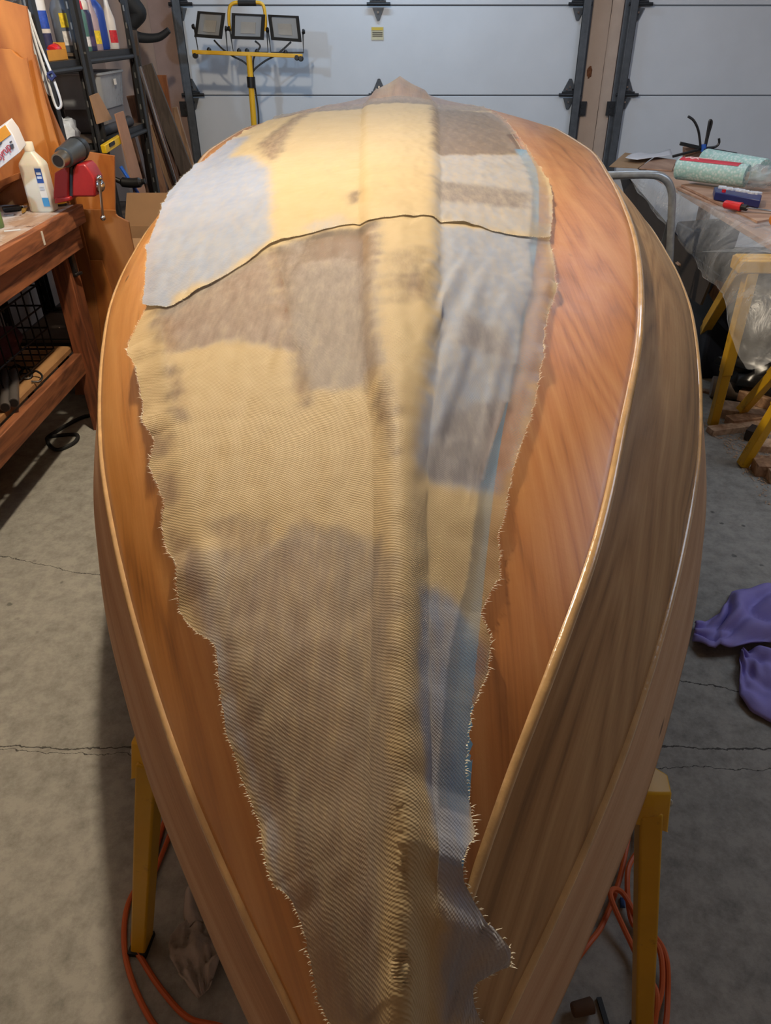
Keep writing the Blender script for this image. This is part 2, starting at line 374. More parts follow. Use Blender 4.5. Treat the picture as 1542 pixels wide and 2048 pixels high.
M_bot = hull_wood('epoxied_bottom_okoume', (92, 62, 44), (148, 110, 82), (178, 140, 110), .6, .8, 1.3)
M_gar = hull_wood('epoxied_garboard_okoume', (124, 74, 32), (188, 122, 64), (208, 150, 92), .5, 1.0, 4.7)
M_pl2 = hull_wood('bare_okoume_second_plank', (92, 66, 40), (166, 126, 80), (196, 158, 110), .12, 1.5, 7.9, .5)
M_pl2w = hull_wood('epoxied_okoume_second_plank', (132, 80, 28), (204, 138, 66), (224, 164, 94), .6, 1.0, 5.9)
M_pl3 = hull_wood('bare_okoume_sheer_plank', (146, 108, 78), (184, 144, 108), (206, 170, 134), .0, .4, 2.2, .62)
M_fil = mat('epoxy_fillet', (204, 164, 112), .2, var=.14, vs=25, bump=.25, bs=120, coat=.7)
M_kee = hull_wood('keel_strip_wood', (120, 78, 38), (176, 128, 76), (206, 164, 108), .5, .5, 9.1)
NS = 170
STA = [.19 + 4.91 * (i / NS) ** 1.7 for i in range(NS + 1)]
boat = thing('boat_hull', 'upside-down wooden lapstrake boat hull, varnished orange-brown, on a yellow sawhorse', 'boat', (0, 2.5, .58))
def plank(name, fn, cols, m, wfn):
    rows = []; uvs = []
    for Y in STA:
        r = fn(Y); rows.append(r); uvs += [(Y, wfn(Y, i / cols)) for i in range(cols + 1)]
    mb = MB().grid(rows); mb.uv = uvs
    return obj(name, mb, m, boat, smooth=60, solid=.007)
for sg in (1, -1):
    def bottom(Y):
        h0, z0 = cur('lap0', Y); kz = cur('keel', Y)[1]
        return [(sg * h0 * (i / 20) ** 1.5, Y, kz + (z0 - kz) * (i / 20) ** 1.5 + skeg(h0 * (i / 20) ** 1.5, Y) - .001) for i in range(21)]
    def garboard(Y):
        h0, z0 = cur('lap0', Y); h1, z1 = cur('lap1', Y); b = .012 * min(1, (h1 - h0) / .2)
        return [(sg * (h0 + (h1 - h0) * t), Y, z0 + (z1 - z0) * t + b * 4 * t * (1 - t) * .5 + skeg(h0, Y) * (1 - t)) for t in [i / 12 for i in range(13)]]
    def second(Y):
        h1, z1 = cur('lap1', Y); h2, z2 = cur('lap2', Y); s = min(1, h1 / .06); b = .014 * min(1, (h2 - h1) / .1)
        return [(sg * (h1 - .007 * s + (h2 - h1 + .007 * s) * t + b * .8 * t * (1 - t) * 2), Y, z1 - .010 * s + (z2 - z1 + .010 * s) * t + b * 2 * t * (1 - t)) for t in [i / 12 for i in range(13)]]
    def sheer(Y):
        h2, z2 = cur('lap2', Y); h3, z3 = cur('sheer', Y); s = min(1, h2 / .06); b = .012 * min(1, h2 / .1)
        return [(sg * (h2 - .009 * s + (h3 - h2 + .009 * s) * t + b * 3 * t * (1 - t)), Y, z2 - .008 * s + (z3 - z2 + .008 * s) * t) for t in [i / 12 for i in range(13)]]
    plank('bottom_panel', bottom, 20, M_bot, lambda Y, f: sg * cur('lap0', Y)[0] * f ** 1.5)
    plank('garboard_plank', garboard, 12, M_gar, lambda Y, f: sg * (cur('lap0', Y)[0] + (cur('lap1', Y)[0] - cur('lap0', Y)[0]) * f) + sg * .3)
    plank('second_plank', second, 12, M_pl2 if sg > 0 else M_pl2w, lambda Y, f: sg * (2 + .25 * f * min(1, Y)))
    plank('sheer_plank', sheer, 12, M_pl3, lambda Y, f: sg * (3 + .3 * f))
    for lap, rad in (('lap1', .0085), ('lap2', .0085), ('lap0', .003)):
        path = []; rr = []
        for Y in STA:
            h, z = cur(lap, Y); k = min(1, h / .05 + .25)
            path.append((sg * (h - .003 * k), Y, z - (.0035 if lap != 'lap0' else .0015) * k + (skeg(h, Y) if lap == 'lap0' else 0)))
            rr.append(rad * k * (1 + .08 * noise.noise(V(Y * 14, sg, 0))))
        obj('lap_fillet', MB().tube(path, rr, 10), M_fil, boat, smooth=70)
def keelrow(Y):
    h0, z0 = cur('lap0', Y); kz = cur('keel', Y)[1]; s = min(CUR['strip'][0](Y), h0 * .8); r = .016 * min(1, h0 / .05)
    zz = lambda x: kz + (z0 - kz) * abs(x) / h0 + skeg(x, Y)
    xs = [-s - .018 * min(1, s / .01), -s, -s * .5, -s * .2, 0, s * .2, s * .5, s, s + .018 * min(1, s / .01)]
    return [(x, Y, zz(x) + (r if 0 < i < 8 else -.002)) for i, x in enumerate(xs)]
mbk = MB().grid([keelrow(Y) for Y in STA]); mbk.uv = [(p[1], p[0]) for p in mbk.v]
obj('keel_strip', mbk, M_kee, boat, smooth=60)
ty = 5.1; tp = [(cur(k, ty)[0], ty - .004, cur(k, ty)[1] - .006) for k in ('lap0', 'lap1', 'lap2', 'sheer')]
obj('transom', MB().prism([(0, ty - .004, cur('keel', ty)[1] - .006)] + tp + [(-x, y, z) for x, y, z in reversed(tp)], (0, -.02, 0)), M_pl3, boat, smooth=0)
obj('drain_slot', MB().box((.027, 1.43, cur('keel', 1.43)[1] + .0115), (.013, .075, .004)), M_black, boat)
# ---------------------------------------------------------------- fibreglass cloth
def inpoly(P, poly):
    x, y = P[:, 0], P[:, 1]; r = np.zeros(len(P), bool); n = len(poly)
    for i in range(n):
        x0, y0 = poly[i]; x1, y1 = poly[(i + 1) % n]
        if y0 == y1: continue
        c = ((y0 > y) != (y1 > y)) & (x < (x1 - x0) * (y - y0) / (y1 - y0) + x0); r ^= c
    return r
def nz(x, y, s=0): return noise.noise(V(x, y, s))
def cloth_mat():
    t = NT('fibreglass_cloth'); uv = t.coord('UV')
    at = t.new('ShaderNodeAttribute', attribute_name='tone'); sp = t.new('ShaderNodeSeparateColor'); t.link(at.outputs['Color'], sp.inputs[0])
    stripe = sp.outputs[2]
    sm = t.new('ShaderNodeMapping'); sm.inputs['Rotation'].default_value = (0, 0, .55); sm.inputs['Scale'].default_value = (55, 14, 1); t.link(uv, sm.inputs[0])
    st = t.noise(sm.outputs[0], 1, 6, .68)
    def soft(a):
        e = t.math('MULTIPLY', t.math('MULTIPLY', a, t.math('SUBTRACT', 1.25, a)), t.math('MULTIPLY_ADD', st, 3.0, -1.5))
        return t.math('MINIMUM', t.math('MAXIMUM', t.math('ADD', a, e), 0), 1)
    wet_shade, cool_glare = soft(sp.outputs[0]), soft(sp.outputs[1])  # brown mask: wet cloth plus painted shade; pale mask: painted lamp glare
    xy = t.new('ShaderNodeSeparateXYZ'); t.link(uv, xy.inputs[0])
    wob = t.math('MULTIPLY', t.noise(uv, 5, 3), .010)
    P = 2 * PI / .0026
    wv = lambda e: t.math('SINE', t.math('MULTIPLY', e, P))
    wx = t.math('ADD', xy.outputs[0], wob); wy = t.math('ADD', xy.outputs[1], wob)
    weave = t.math('MULTIPLY', wv(wx), wv(wy))
    dg = t.math('ADD', t.math('MULTIPLY', wx, .55), t.math('MULTIPLY', wy, .85))
    diag = t.math('SINE', t.math('MULTIPLY', dg, 2 * PI / .0031))
    w = t.math('ADD', t.math('MULTIPLY', weave, .45), t.math('MULTIPLY', diag, .55))
    big = t.noise(uv, 9, 5, .6)
    gold = t.mix(big, lin((206, 180, 130)), lin((224, 202, 158)))
    glare_col = t.mix(big, lin((148, 164, 192)), lin((180, 192, 214)))  # bluish colour standing in for glare and cool light
    wet_shade_col = t.mix(big, lin((140, 124, 106)), lin((166, 150, 132)))  # brown for wet cloth and for shade put into the colour
    base = t.mix(cool_glare, gold, glare_col); base = t.mix(wet_shade, base, wet_shade_col)
    base = t.mix(t.math('MULTIPLY_ADD', w, .16, .18), base, lin((84, 62, 38)), 'MIX')
    t.link(base, t.b.inputs['Base Color'])
    a = t.math('SUBTRACT', .90, t.math('MULTIPLY', wet_shade, .36)); a = t.math('SUBTRACT', a, t.math('MULTIPLY', cool_glare, .03)); a = t.math('ADD', a, t.math('MULTIPLY', w, .10))
    a = t.math('SUBTRACT', a, t.math('MULTIPLY', stripe, .40)); t.set(t.math('MULTIPLY_ADD', wet_shade, -.06, .54), 0, 0, .45, a)
    t.val(t.b, 'Sheen Weight', .12)
    t.bump(t.math('ADD', w, t.math('MULTIPLY', t.noise(uv, 60, 4), .6)), .5, .0006)
    return t.m
M_cloth = cloth_mat(); M_thread = mat('glass_thread', (232, 224, 200), .5, var=.05)
def edge(tab):
    L = [0.]
    for a, b in zip(tab, tab[1:]): L.append(L[-1] + math.hypot(a[0] - b[0], a[1] - b[1]))
    fy = pchip(L, [p[0] for p in tab]); fw = pchip(L, [p[1] for p in tab]); return lambda t: (fy(t * L[-1]), fw(t * L[-1]))
def edgeY(tab):
    tab = sorted(tab); ys = [tab[0][0]]; ws = [tab[0][1]]
    for y, w in tab[1:]:
        if y > ys[-1] + .004: ys.append(y); ws.append(w)
    f = pchip(ys, ws); return f
def make_cloth(name, label, left, right, near, wet_shade, cool_glare, N, Mc, lift, ruf, ylist=None):
    """left(t), right(t) -> (Y, girth); near(f) -> (Y, girth) offset blended in at t = 0"""
    YW = np.zeros((N, Mc, 2))
    for i in range(N):
        t = i / (N - 1); l = left(t); r = right(t); k = (1 - t) ** 2
        for j in range(Mc):
            f = j / (Mc - 1); y = l[0] + (r[0] - l[0]) * f; w = l[1] + (r[1] - l[1]) * f
            if near and k > .001:
                l0, r0 = left(0), right(0); q = near(f)
                y += k * (q[0] - (l0[0] + (r0[0] - l0[0]) * f)); w += k * (q[1] - (l0[1] + (r0[1] - l0[1]) * f))
            YW[i, j] = (y, w)
    # frayed outline
    for i in range(N):
        for j, sg in ((0, -1), (Mc - 1, 1)):
            YW[i, j, 1] += sg * (.0025 * nz(YW[i, j, 0] * 160, sg, 5) + .003 * nz(YW[i, j, 0] * 45, sg, 2))
    P = np.zeros((N, Mc, 3))
    for i in range(N):
        for j in range(Mc):
            y, w = YW[i, j]; x, z = csurf(y, w); P[i, j] = (x, y, z)
    for _ in range(3):
        Q = P.copy(); Q[:, 1:-1] = .5 * P[:, 1:-1] + .25 * (P[:, :-2] + P[:, 2:]); Q[:, 1:-1, 2] = np.maximum(Q[:, 1:-1, 2], P[:, 1:-1, 2] - .001); P = Q
    du = np.gradient(P, axis=0); dv = np.gradient(P, axis=1); Nn = np.cross(dv, du); Nn /= np.linalg.norm(Nn, axis=2)[:, :, None] + 1e-9
    Nn *= np.sign(Nn[:, :, 2:3])
    D = np.zeros((N, Mc))
    for i in range(N):
        for j in range(Mc):
            y, w = YW[i, j]; dl = w - YW[i, 0, 1]; dr = YW[i, -1, 1] - w
            d = lift + .0022 * (1 + nz(y * 9 + w * 16, w * 30 - y * 3, 1)) + 0.0014 * nz(y * 30 + w * 18, w * 50 - y * 14, 3)
            d += ruf(y, w, dl, dr)
            D[i, j] = d
    P = P + Nn * D[:, :, None]
    mb = MB(); mb.v = [tuple(p) for p in P.reshape(-1, 3)]
    mb.f = [(i * Mc + j, i * Mc + j + 1, (i + 1) * Mc + j + 1, (i + 1) * Mc + j) for i in range(N - 1) for j in range(Mc - 1)]
    mb.uv = YW.reshape(-1, 2)[:, ::-1].tolist()
    o = one(name, mb, M_cloth, label, 'cloth', smooth=180)
    pts = YW.reshape(-1, 2).copy()
    jit = np.array([(.018 * nz(y * 24 + w * 30, w * 70, 7) + .012 * nz(y * 90, w * 140, 9), .014 * nz(y * 30, w * 60 + y * 40, 8) + .006 * nz(y * 120, w * 160, 4)) for y, w in pts])
    jp = pts + jit * np.clip(pts[:, :1], .35, 1.6)
    wv = np.zeros(len(pts)); sv = np.zeros(len(pts))
    for poly, val in wet_shade: wv = np.where(inpoly(jp, poly), val, wv)
    for poly, val in cool_glare: sv = np.where(inpoly(jp, poly), val, sv)
    def blur(a, k):
        a = a.reshape(N, Mc)
        for _ in range(k):
            b = np.pad(a, 1, mode='edge'); a = (b[:-2, 1:-1] + b[2:, 1:-1] + b[1:-1, :-2] + b[1:-1, 2:] + 2 * b[1:-1, 1:-1]) / 6
        return a.ravel()
    tpw = np.array([abs(w - TPF(y)) for y, w in pts]); tv = np.where((tpw < .022) & (pts[:, 1] > 0) & (pts[:, 0] < 3.0) & (pts[:, 0] > .44), 1., 0.)
    wv = blur(wv, 9); sv = blur(sv, 12); tv = blur(tv, 1)
    ca = o.data.color_attributes.new('tone', 'FLOAT_COLOR', 'POINT')
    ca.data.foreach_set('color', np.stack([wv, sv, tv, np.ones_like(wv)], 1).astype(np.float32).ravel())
    # loose threads along the cut edges
    fr = MB(); rnd = random.Random(7)
    def thread(i, j, out):
        p = Vector(P[i, j]); d = (Vector(out) + Vector((rnd.uniform(-.6, .6), rnd.uniform(-.6, .6), rnd.uniform(-.1, .5)))).normalized()
        L = rnd.uniform(.0015, .005) * (1 if rnd.random() < .93 else 2.2); s = d.cross(Vector((0, 0, 1))).normalized() * .0004
        m = p + d * L * .5 + Vector((0, 0, rnd.uniform(0, .002))); e = p + d * L + Vector((rnd.uniform(-.3, .3) * L, 0, 0))
        fr.add([p - s, p + s, m + s, m - s, e], [(0, 1, 2, 3), (3, 2, 4)])
    for i in range(0, N, 1):
        for j, sg in ((0, -1), (Mc - 1, 1)):
            for _ in range(2): thread(i, j, (sg, 0, -.1))
    if near:
        for j in range(0, Mc):
            for _ in range(2): thread(0, j, (0, -1, -.1))
    obj('frayed_threads', fr, M_thread, o, smooth=0, kind='stuff')
    return o
TPF = edgeY([(2.776,0.422),(2.244,0.397),(1.884,0.351),(1.66,0.314),(1.436,0.285),(1.26,0.245),(1.128,0.22),(1.0,0.192),(0.86,0.149),(0.764,0.125),(0.688,0.114),(0.636,0.099),(0.576,0.084),(0.524,0.076),(0.468,0.067),(0.432,0.063),(0.4,0.057)])
# lower cloth, nearest the camera
LL = edgeY([(1.588,-0.523),(1.448,-0.524),(1.34,-0.53),(1.196,-0.472),(1.056,-0.424),(0.972,-0.388),(0.956,-0.389),(0.848,-0.344),(0.824,-0.343),(0.784,-0.328),(0.736,-0.295),(0.696,-0.295),(0.668,-0.275),(0.624,-0.23),(0.576,-0.222),(0.528,-0.207),(0.464,-0.173),(0.412,-0.148),(0.392,-0.125),(0.356,-0.113),(0.336,-0.112),(0.308,-0.098)] + [(.27, -.08), (1.9, -.60)])
LR = edgeY([(1.74,0.35),(1.552,0.326),(1.424,0.311),(1.268,0.268),(1.132,0.24),(1.004,0.212),(0.864,0.165),(0.784,0.144),(0.736,0.132),(0.692,0.131),(0.664,0.116),(0.636,0.105),(0.604,0.111),(0.58,0.109),(0.528,0.085),(0.48,0.077),(0.436,0.077),(0.4,0.057),(0.372,0.084),(0.356,0.114),(0.348,0.104),(0.332,0.09)] + [(.30, .17), (.27, .18), (1.9, .38)])
def low_l(t): y = .27 + 1.55 * t ** 1.15; return (y, LL(y))
def low_r(t): y = .27 + 1.55 * t ** 1.15; return (y, LR(y))
def low_ruf(y, w, dl, dr):
    q = min(1, max(0, (1.42 - y) / .1)); a = math.exp(-dl / .045) * q * (.005 + .028 * max(0, nz(y * 13, 0, 11)) * min(1, y)) if y > .3 else 0
    k = 1 + 1.6 * max(0, .8 - y)
    q = min(1, max(0, (1.68 - y) / .1)); b = q * math.exp(-dr / .05) * (.003 + .030 * k * max(0, nz(y * 11 + 2, 0, 21))) if w > 0 else 0
    # slack folds on the right flank and over the bow
    c = 0
    if w > .02: c = .013 * q * max(0, nz(y * 7 - w * 26, w * 6, 31)) * min(1, (w - .02) / .05) * k
    if .3 < y < .44 and w > 0: c += .030 * math.exp(-((y - .362) / .018) ** 2) * min(1, w / .1)
    return a + b + c
low_wet_shade = [  # brown patches on the near sheet: wet cloth and painted-in shade
 ([(1.412,-0.514),(1.492,-0.391),(1.648,-0.289),(1.332,-0.241),(1.144,-0.177),(1.228,-0.294),(1.224,-0.405),(1.256,-0.427)], .55),
 ([(1.64,-0.276),(1.712,-0.177),(1.692,-0.056),(1.368,-0.042),(1.2,-0.039),(1.04,-0.023),(0.996,-0.015),(1.02,-0.094),(1.04,-0.152),(1.144,-0.186),(1.328,-0.23)], .55),
 ([(1.688,-0.209),(1.692,-0.056),(1.404,-0.045),(1.536,-0.121),(1.508,-0.213)], .95),
 ([(1.644,-0.281),(1.616,-0.246),(1.28,-0.206),(1.288,-0.228)], .9),
 ([(1.396,-0.497),(1.356,-0.45),(1.148,-0.387),(1.004,-0.345),(1.0,-0.352),(1.168,-0.411)], .8),
 ([(1.248,-0.208),(1.172,-0.18),(0.988,-0.144),(0.992,-0.154),(1.116,-0.183)], .7),
 ([(1.012,-0.023),(0.956,-0.007),(0.816,-0.0),(0.856,-0.014),(0.952,-0.033)], .6),
 ([(1.024,-0.422),(0.984,-0.363),(0.944,-0.353),(0.956,-0.385)], .6), ([(0.92,-0.371),(0.904,-0.334),(0.852,-0.311),(0.852,-0.344)], .6),
 ([(0.804,-0.337),(0.788,-0.293),(0.7,-0.246),(0.636,-0.239),(0.688,-0.28),(0.736,-0.297)], .5),
 ([(0.808,-0.27),(0.78,-0.171),(0.724,-0.192),(0.72,-0.235)], .35),
 ([(0.772,-0.136),(0.708,-0.015),(0.624,-0.001),(0.436,-0.002),(0.292,-0.019),(0.316,-0.12),(0.412,-0.132),(0.572,-0.208),(0.688,-0.241),(0.724,-0.192)], .35),
 ([(1.46,-0.025),(1.528,0.051),(1.244,0.049),(1.232,-0.017)], .3),
 ([(1.356,0.014),(1.376,0.036),(1.292,0.034),(1.272,0.018)], .9),
]
low_glare = [  # pale patches paint cool light and glare onto the near sheet
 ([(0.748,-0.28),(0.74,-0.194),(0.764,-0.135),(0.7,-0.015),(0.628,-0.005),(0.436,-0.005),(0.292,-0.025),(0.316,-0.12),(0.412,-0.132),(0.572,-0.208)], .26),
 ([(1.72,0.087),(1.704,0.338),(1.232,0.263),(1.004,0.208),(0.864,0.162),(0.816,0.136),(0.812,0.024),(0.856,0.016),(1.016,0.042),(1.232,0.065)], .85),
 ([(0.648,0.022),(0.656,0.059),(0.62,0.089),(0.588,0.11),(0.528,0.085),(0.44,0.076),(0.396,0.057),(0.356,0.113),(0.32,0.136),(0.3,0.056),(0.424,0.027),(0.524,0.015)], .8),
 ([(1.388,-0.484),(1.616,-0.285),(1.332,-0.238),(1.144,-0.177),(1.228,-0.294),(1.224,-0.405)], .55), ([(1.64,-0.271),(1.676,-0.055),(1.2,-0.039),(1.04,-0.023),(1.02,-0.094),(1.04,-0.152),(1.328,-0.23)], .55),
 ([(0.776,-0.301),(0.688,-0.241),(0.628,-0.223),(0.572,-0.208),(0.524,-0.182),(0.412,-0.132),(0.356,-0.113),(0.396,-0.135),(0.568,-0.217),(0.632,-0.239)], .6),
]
low_wet_shade += [([(0.968,0.084),(1.04,0.2),(0.876,0.163),(0.824,0.119),(0.816,0.042),(0.84,0.029)], .38), ([(1.26,0.124),(1.192,0.19),(1.12,0.192),(1.132,0.142),(1.148,0.092),(1.168,0.11)], .35)]
make_cloth('fiberglass_cloth', 'lower sheet of fiberglass cloth with wavy frayed edges on the near hull', low_l, low_r, None, low_wet_shade, low_glare, 520, 150, .0085, low_ruf)
# upper cloth, lapped over the lower one
UL = edge([(1.448,-0.524),(1.624,-0.569),(1.832,-0.618),(2.036,-0.649),(2.408,-0.711),(2.652,-0.71),(2.832,-0.687)] + [(3.3, -.66), (3.9, -.56)])
UR = edge([(1.7,0.343),(1.904,0.382),(2.268,0.428),(2.532,0.429),(2.88,0.436),(3.352,0.437)] + [(3.9, .40)])
_nc = [(1.448,-0.524),(1.404,-0.462),(1.448,-0.424),(1.5,-0.376),(1.568,-0.328),(1.652,-0.284),(1.688,-0.209),(1.724,-0.121),(1.692,-0.056),(1.696,-0.0),(1.72,0.068),(1.744,0.145),(1.7,0.233),(1.688,0.289),(1.7,0.343)]
UN = edge(_nc)
def up_ruf(y, w, dl, dr):
    yn = np.interp(w, [q[1] for q in _nc], [q[0] for q in _nc]); e = math.exp(-max(0, y - yn) / .035)
    a = math.exp(-dl / .03) * (.004 + .014 * max(0, nz(y * 12, 0, 41)))
    b = math.exp(-dr / .03) * (.003 + .014 * max(0, nz(y * 14, 0, 51)))
    return a + b + e * (.0005 + .024 * max(0, nz(w * 9 + 3, 0, 61)) ** 1.3)
up_wet_shade = [  # brown patches on the far sheet, part wet cloth, part painted shade
 ([(2.88,-0.519),(3.652,-0.451),(3.888,-0.385),(3.188,-0.428),(2.588,-0.396),(2.468,-0.399),(2.652,-0.456)], .6),
 ([(3.72,0.14),(3.652,0.451),(2.88,0.436),(2.612,0.419),(2.488,0.104)], .95),
 ([(2.136,0.091),(2.08,0.349),(1.908,0.318),(1.92,0.091)], .45),
 ([(3.7, -.6), (3.7, .5), (4.2, .5), (4.2, -.6)], .9),
 ([(2.012,-0.13),(2.024,-0.114),(1.912,-0.111),(1.9,-0.123)], 1.0),
]
up_glare = [  # pale patches painting lamp glare into the far sheet's colour
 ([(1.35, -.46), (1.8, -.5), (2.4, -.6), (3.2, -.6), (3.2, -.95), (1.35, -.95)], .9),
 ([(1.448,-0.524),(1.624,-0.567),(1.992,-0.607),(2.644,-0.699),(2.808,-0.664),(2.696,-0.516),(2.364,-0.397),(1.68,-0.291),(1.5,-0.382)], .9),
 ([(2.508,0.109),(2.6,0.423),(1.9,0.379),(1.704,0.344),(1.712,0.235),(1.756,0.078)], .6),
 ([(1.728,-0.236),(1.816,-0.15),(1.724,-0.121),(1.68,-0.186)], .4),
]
make_cloth('fiberglass_cloth', 'upper sheet of fiberglass cloth, its cut hem curving over the lower sheet', UL, UR, UN, up_wet_shade, up_glare, 300, 200, .0112, up_ruf)
# blue masking tape under the right edge of the cloths
TP = [(2.776,0.422),(2.244,0.397),(1.884,0.351),(1.66,0.314),(1.436,0.285),(1.26,0.245),(1.128,0.22),(1.0,0.192),(0.86,0.149),(0.764,0.125),(0.688,0.114),(0.636,0.099),(0.576,0.084),(0.524,0.076),(0.468,0.067),(0.432,0.063),(0.4,0.057)]
TE = edge(TP); rows = [[], [], [], []]
for i in range(140):
    y, w = TE(i / 139); wd = .022
    for k, o in enumerate((-wd, -wd / 3, wd / 3, wd)):
        x, z = csurf(y, w + o); rows[k].append((x, y, z + .0022))
one('masking_tape', MB().grid(rows), mat('blue_tape', (120, 168, 204), .6, var=.06), 'strip of light blue masking tape along the right edge of the fiberglass', 'tape', smooth=180)
# ---------------------------------------------------------------- near sawhorse
M_yel = mat('yellow_enamel', (206, 158, 16), .42, var=.08, vs=6, bump=.05, dirt=(120, 92, 20))
M_bolt = mat('zinc_bolt', (180, 180, 176), .3, .9)
A = Vector((-0.433,0.779,0.545)); B = Vector((0.412,0.685,0.545)); ax = (B - A).normalized(); pr_ = Vector((-ax.y, ax.x, 0))
sh = thing('sawhorse', 'yellow steel sawhorse under the near end of the hull, only its two ends showing', 'sawhorse', ((A + B) / 2).to_tuple()[:2] + (0,))
rail = MB(); n = 7; sec = [(-.045, -.05), (-.045, -.012), (-.03, .006), (.03, .006), (.045, -.012), (.045, -.05)]
L = (B - A).length; rows = []
for d, k in ((0, .55), (.03, .9), (.07, 1), (L - .07, 1), (L - .03, .9), (L, .55)): rows.append([A + ax * d + pr_ * (a * (k if b > -.02 else 1)) + Vector((0, 0, (b if b < 0 else b) - (1 - k) * .03)) for a, b in sec + [sec[0]]])
rail.grid(rows); rail.f += [tuple(range(6)), tuple(5 * 7 + i for i in range(6))]
obj('rail', rail, M_yel, sh, smooth=25, bevel=.003)
for e, s in ((A, 1), (B, -1)):
    for q, foot in ((-1, None), (1, None)):
        top = e + ax * s * .03 + pr_ * q * .02 + Vector((0, 0, -.035))
        ft = e + pr_ * q * (.085 if q < 0 else .24) - ax * s * (.05 if s > 0 else .0) ; ft.z = 0
        if q < 0: ft = Vector((-0.506,0.704,0.0)) if s > 0 else Vector((0.43,0.546,0.0))
        lg = obj('leg', MB().beam(top, ft + Vector((0, 0, .004)), .046, .034, ax, .04, .03), M_yel, sh, bevel=.004)
        obj('foot_cap', MB().beam(ft + Vector((0, 0, .012)), ft, .046, .036, ax), M_rubber, lg)
    for zz in (-.036, -.056):
        obj('bolt', MB().lathe([(.006, 0), (.006, .004), (.003, .007)], e + Vector((0, 0, zz)) - ax * s * .0005 - pr_ * .012, 10, -ax * s), M_bolt, sh)
# ---------------------------------------------------------------- cords, rag and scraps beneath
M_org = mat('orange_cord', (196, 92, 42), .5, var=.08)
def cord(path, r=.0055, m=M_org): return MB().tube(spline(path, 10), r, 8)
pz = lambda pts: [(x, y, max(z, 0) + .007) for x, y, z in pts]
one('extension_cord', cord(pz([(-0.53,1.025,0.0),(-0.532,0.949,0.0),(-0.534,0.856,0.0),(-0.555,0.792,0.0),(-0.549,0.733,0.0),(-0.523,0.668,-0.0),(-0.474,0.599,0.0),(-0.419,0.548,0.0),(-0.33,0.507,0.0),(-0.244,0.514,0.0),(-0.314,0.559,0.0),(-0.381,0.575,0.0),(-0.437,0.616,0.0),(-0.49,0.668,-0.0),(-0.525,0.714,0.0),(-0.526,0.792,0.0),(-0.514,0.901,0.0),(-0.509,0.973,0.0)])), M_org, 'orange extension cord looping around the left leg of the near sawhorse', 'cord')
def coil(pts, z): return [(x, y, z) for x, y, _ in pts]
cr = [(0.238,0.591,0.0),(0.302,0.637,0.0),(0.36,0.69,0.0),(0.406,0.742,0.0),(0.457,0.824,0.0),(0.497,0.913,0.0),(0.524,0.973,0.0),(0.52,0.901,0.0),(0.475,0.834,0.0),(0.463,0.742,0.0),(0.493,0.714,0.0),(0.504,0.668,-0.0),(0.493,0.608,0.0),(0.464,0.544,0.0),(0.427,0.514,0.0),(0.449,0.559,0.0),(0.482,0.616,0.0),(0.494,0.677,0.0),(0.481,0.723,0.0),(0.454,0.792,0.0),(0.425,0.78,0.0),(0.45,0.69,0.0),(0.458,0.642,0.0),(0.465,0.599,0.0),(0.445,0.544,0.0),(0.421,0.507,0.0)]
one('extension_cord', cord([(x, y, .007 + .010 * (i % 3) + .0006 * i) for i, (x, y, z) in enumerate(cr)]), M_org, 'orange extension cord lying in crossed coils behind the right leg of the near sawhorse', 'cord')
M_rag = mat('grey_rag', (176, 164, 154), .9, var=.2, vs=14, bump=.3, bs=200)
def crumple(u, v): return .012 + .055 * abs(nz(u * 3.2, v * 3.0, 71)) * (4 * u * (1 - u)) ** .5 + .02 * abs(nz(u * 8, v * 8, 5))
rg = loft([(-0.433,0.742,0.0),(-0.449,0.695,0.0),(-0.437,0.668,-0.0),(-0.392,0.62,0.0),(-0.371,0.604,0.0)], [(-0.384,0.757,0.0),(-0.362,0.747,0.0),(-0.342,0.723,0.0),(-0.338,0.677,0.0),(-0.355,0.62,0.0)], 30, 24, crumple)
r2 = loft([(-0.444,0.803,0.0),(-0.437,0.757,0.0),(-0.422,0.723,0.0)], [(-0.42,0.803,0.0),(-0.406,0.762,0.0),(-0.386,0.742,0.0)], 14, 10, lambda u, v: .012 + .022 * math.sin(PI * v)); rg.add(r2.v, r2.f)
one('rag', rg, M_rag, 'crumpled grey rag on the concrete right of the left sawhorse leg', 'rag', smooth=180, solid=.003)
M_lath = wood('scrap_pine', (170, 136, 108), (212, 182, 152), (10, 10, 10))
one('wood_stub', MB().lathe([(.011, 0), (.013, .003), (.014, .038), (.011, .040)], (0.312,0.583,0.02), 12, (.9, .2, 0)), mat('bark', (92, 70, 52), .9, var=.3, bump=.5), 'short brown wood stub on the floor left of the right sawhorse leg', 'scrap')
one('dark_strip', MB().beam((0.368,0.61,0.004), (0.373,0.562,0.004), .009, .006), M_black, 'short thin black strip on the floor beside the wood stub', 'scrap')
one('tape_scrap', loft([(0.454,0.796,0.003),(0.448,0.773,0.003)], [(0.465,0.796,0.003),(0.459,0.773,0.003)], 5, 5, lambda u, v: .004 * u), mat('blue_tape_dark', (30, 74, 130), .6), 'tiny scrap of blue tape on the floor among the orange cord coils', 'tape', solid=.001)
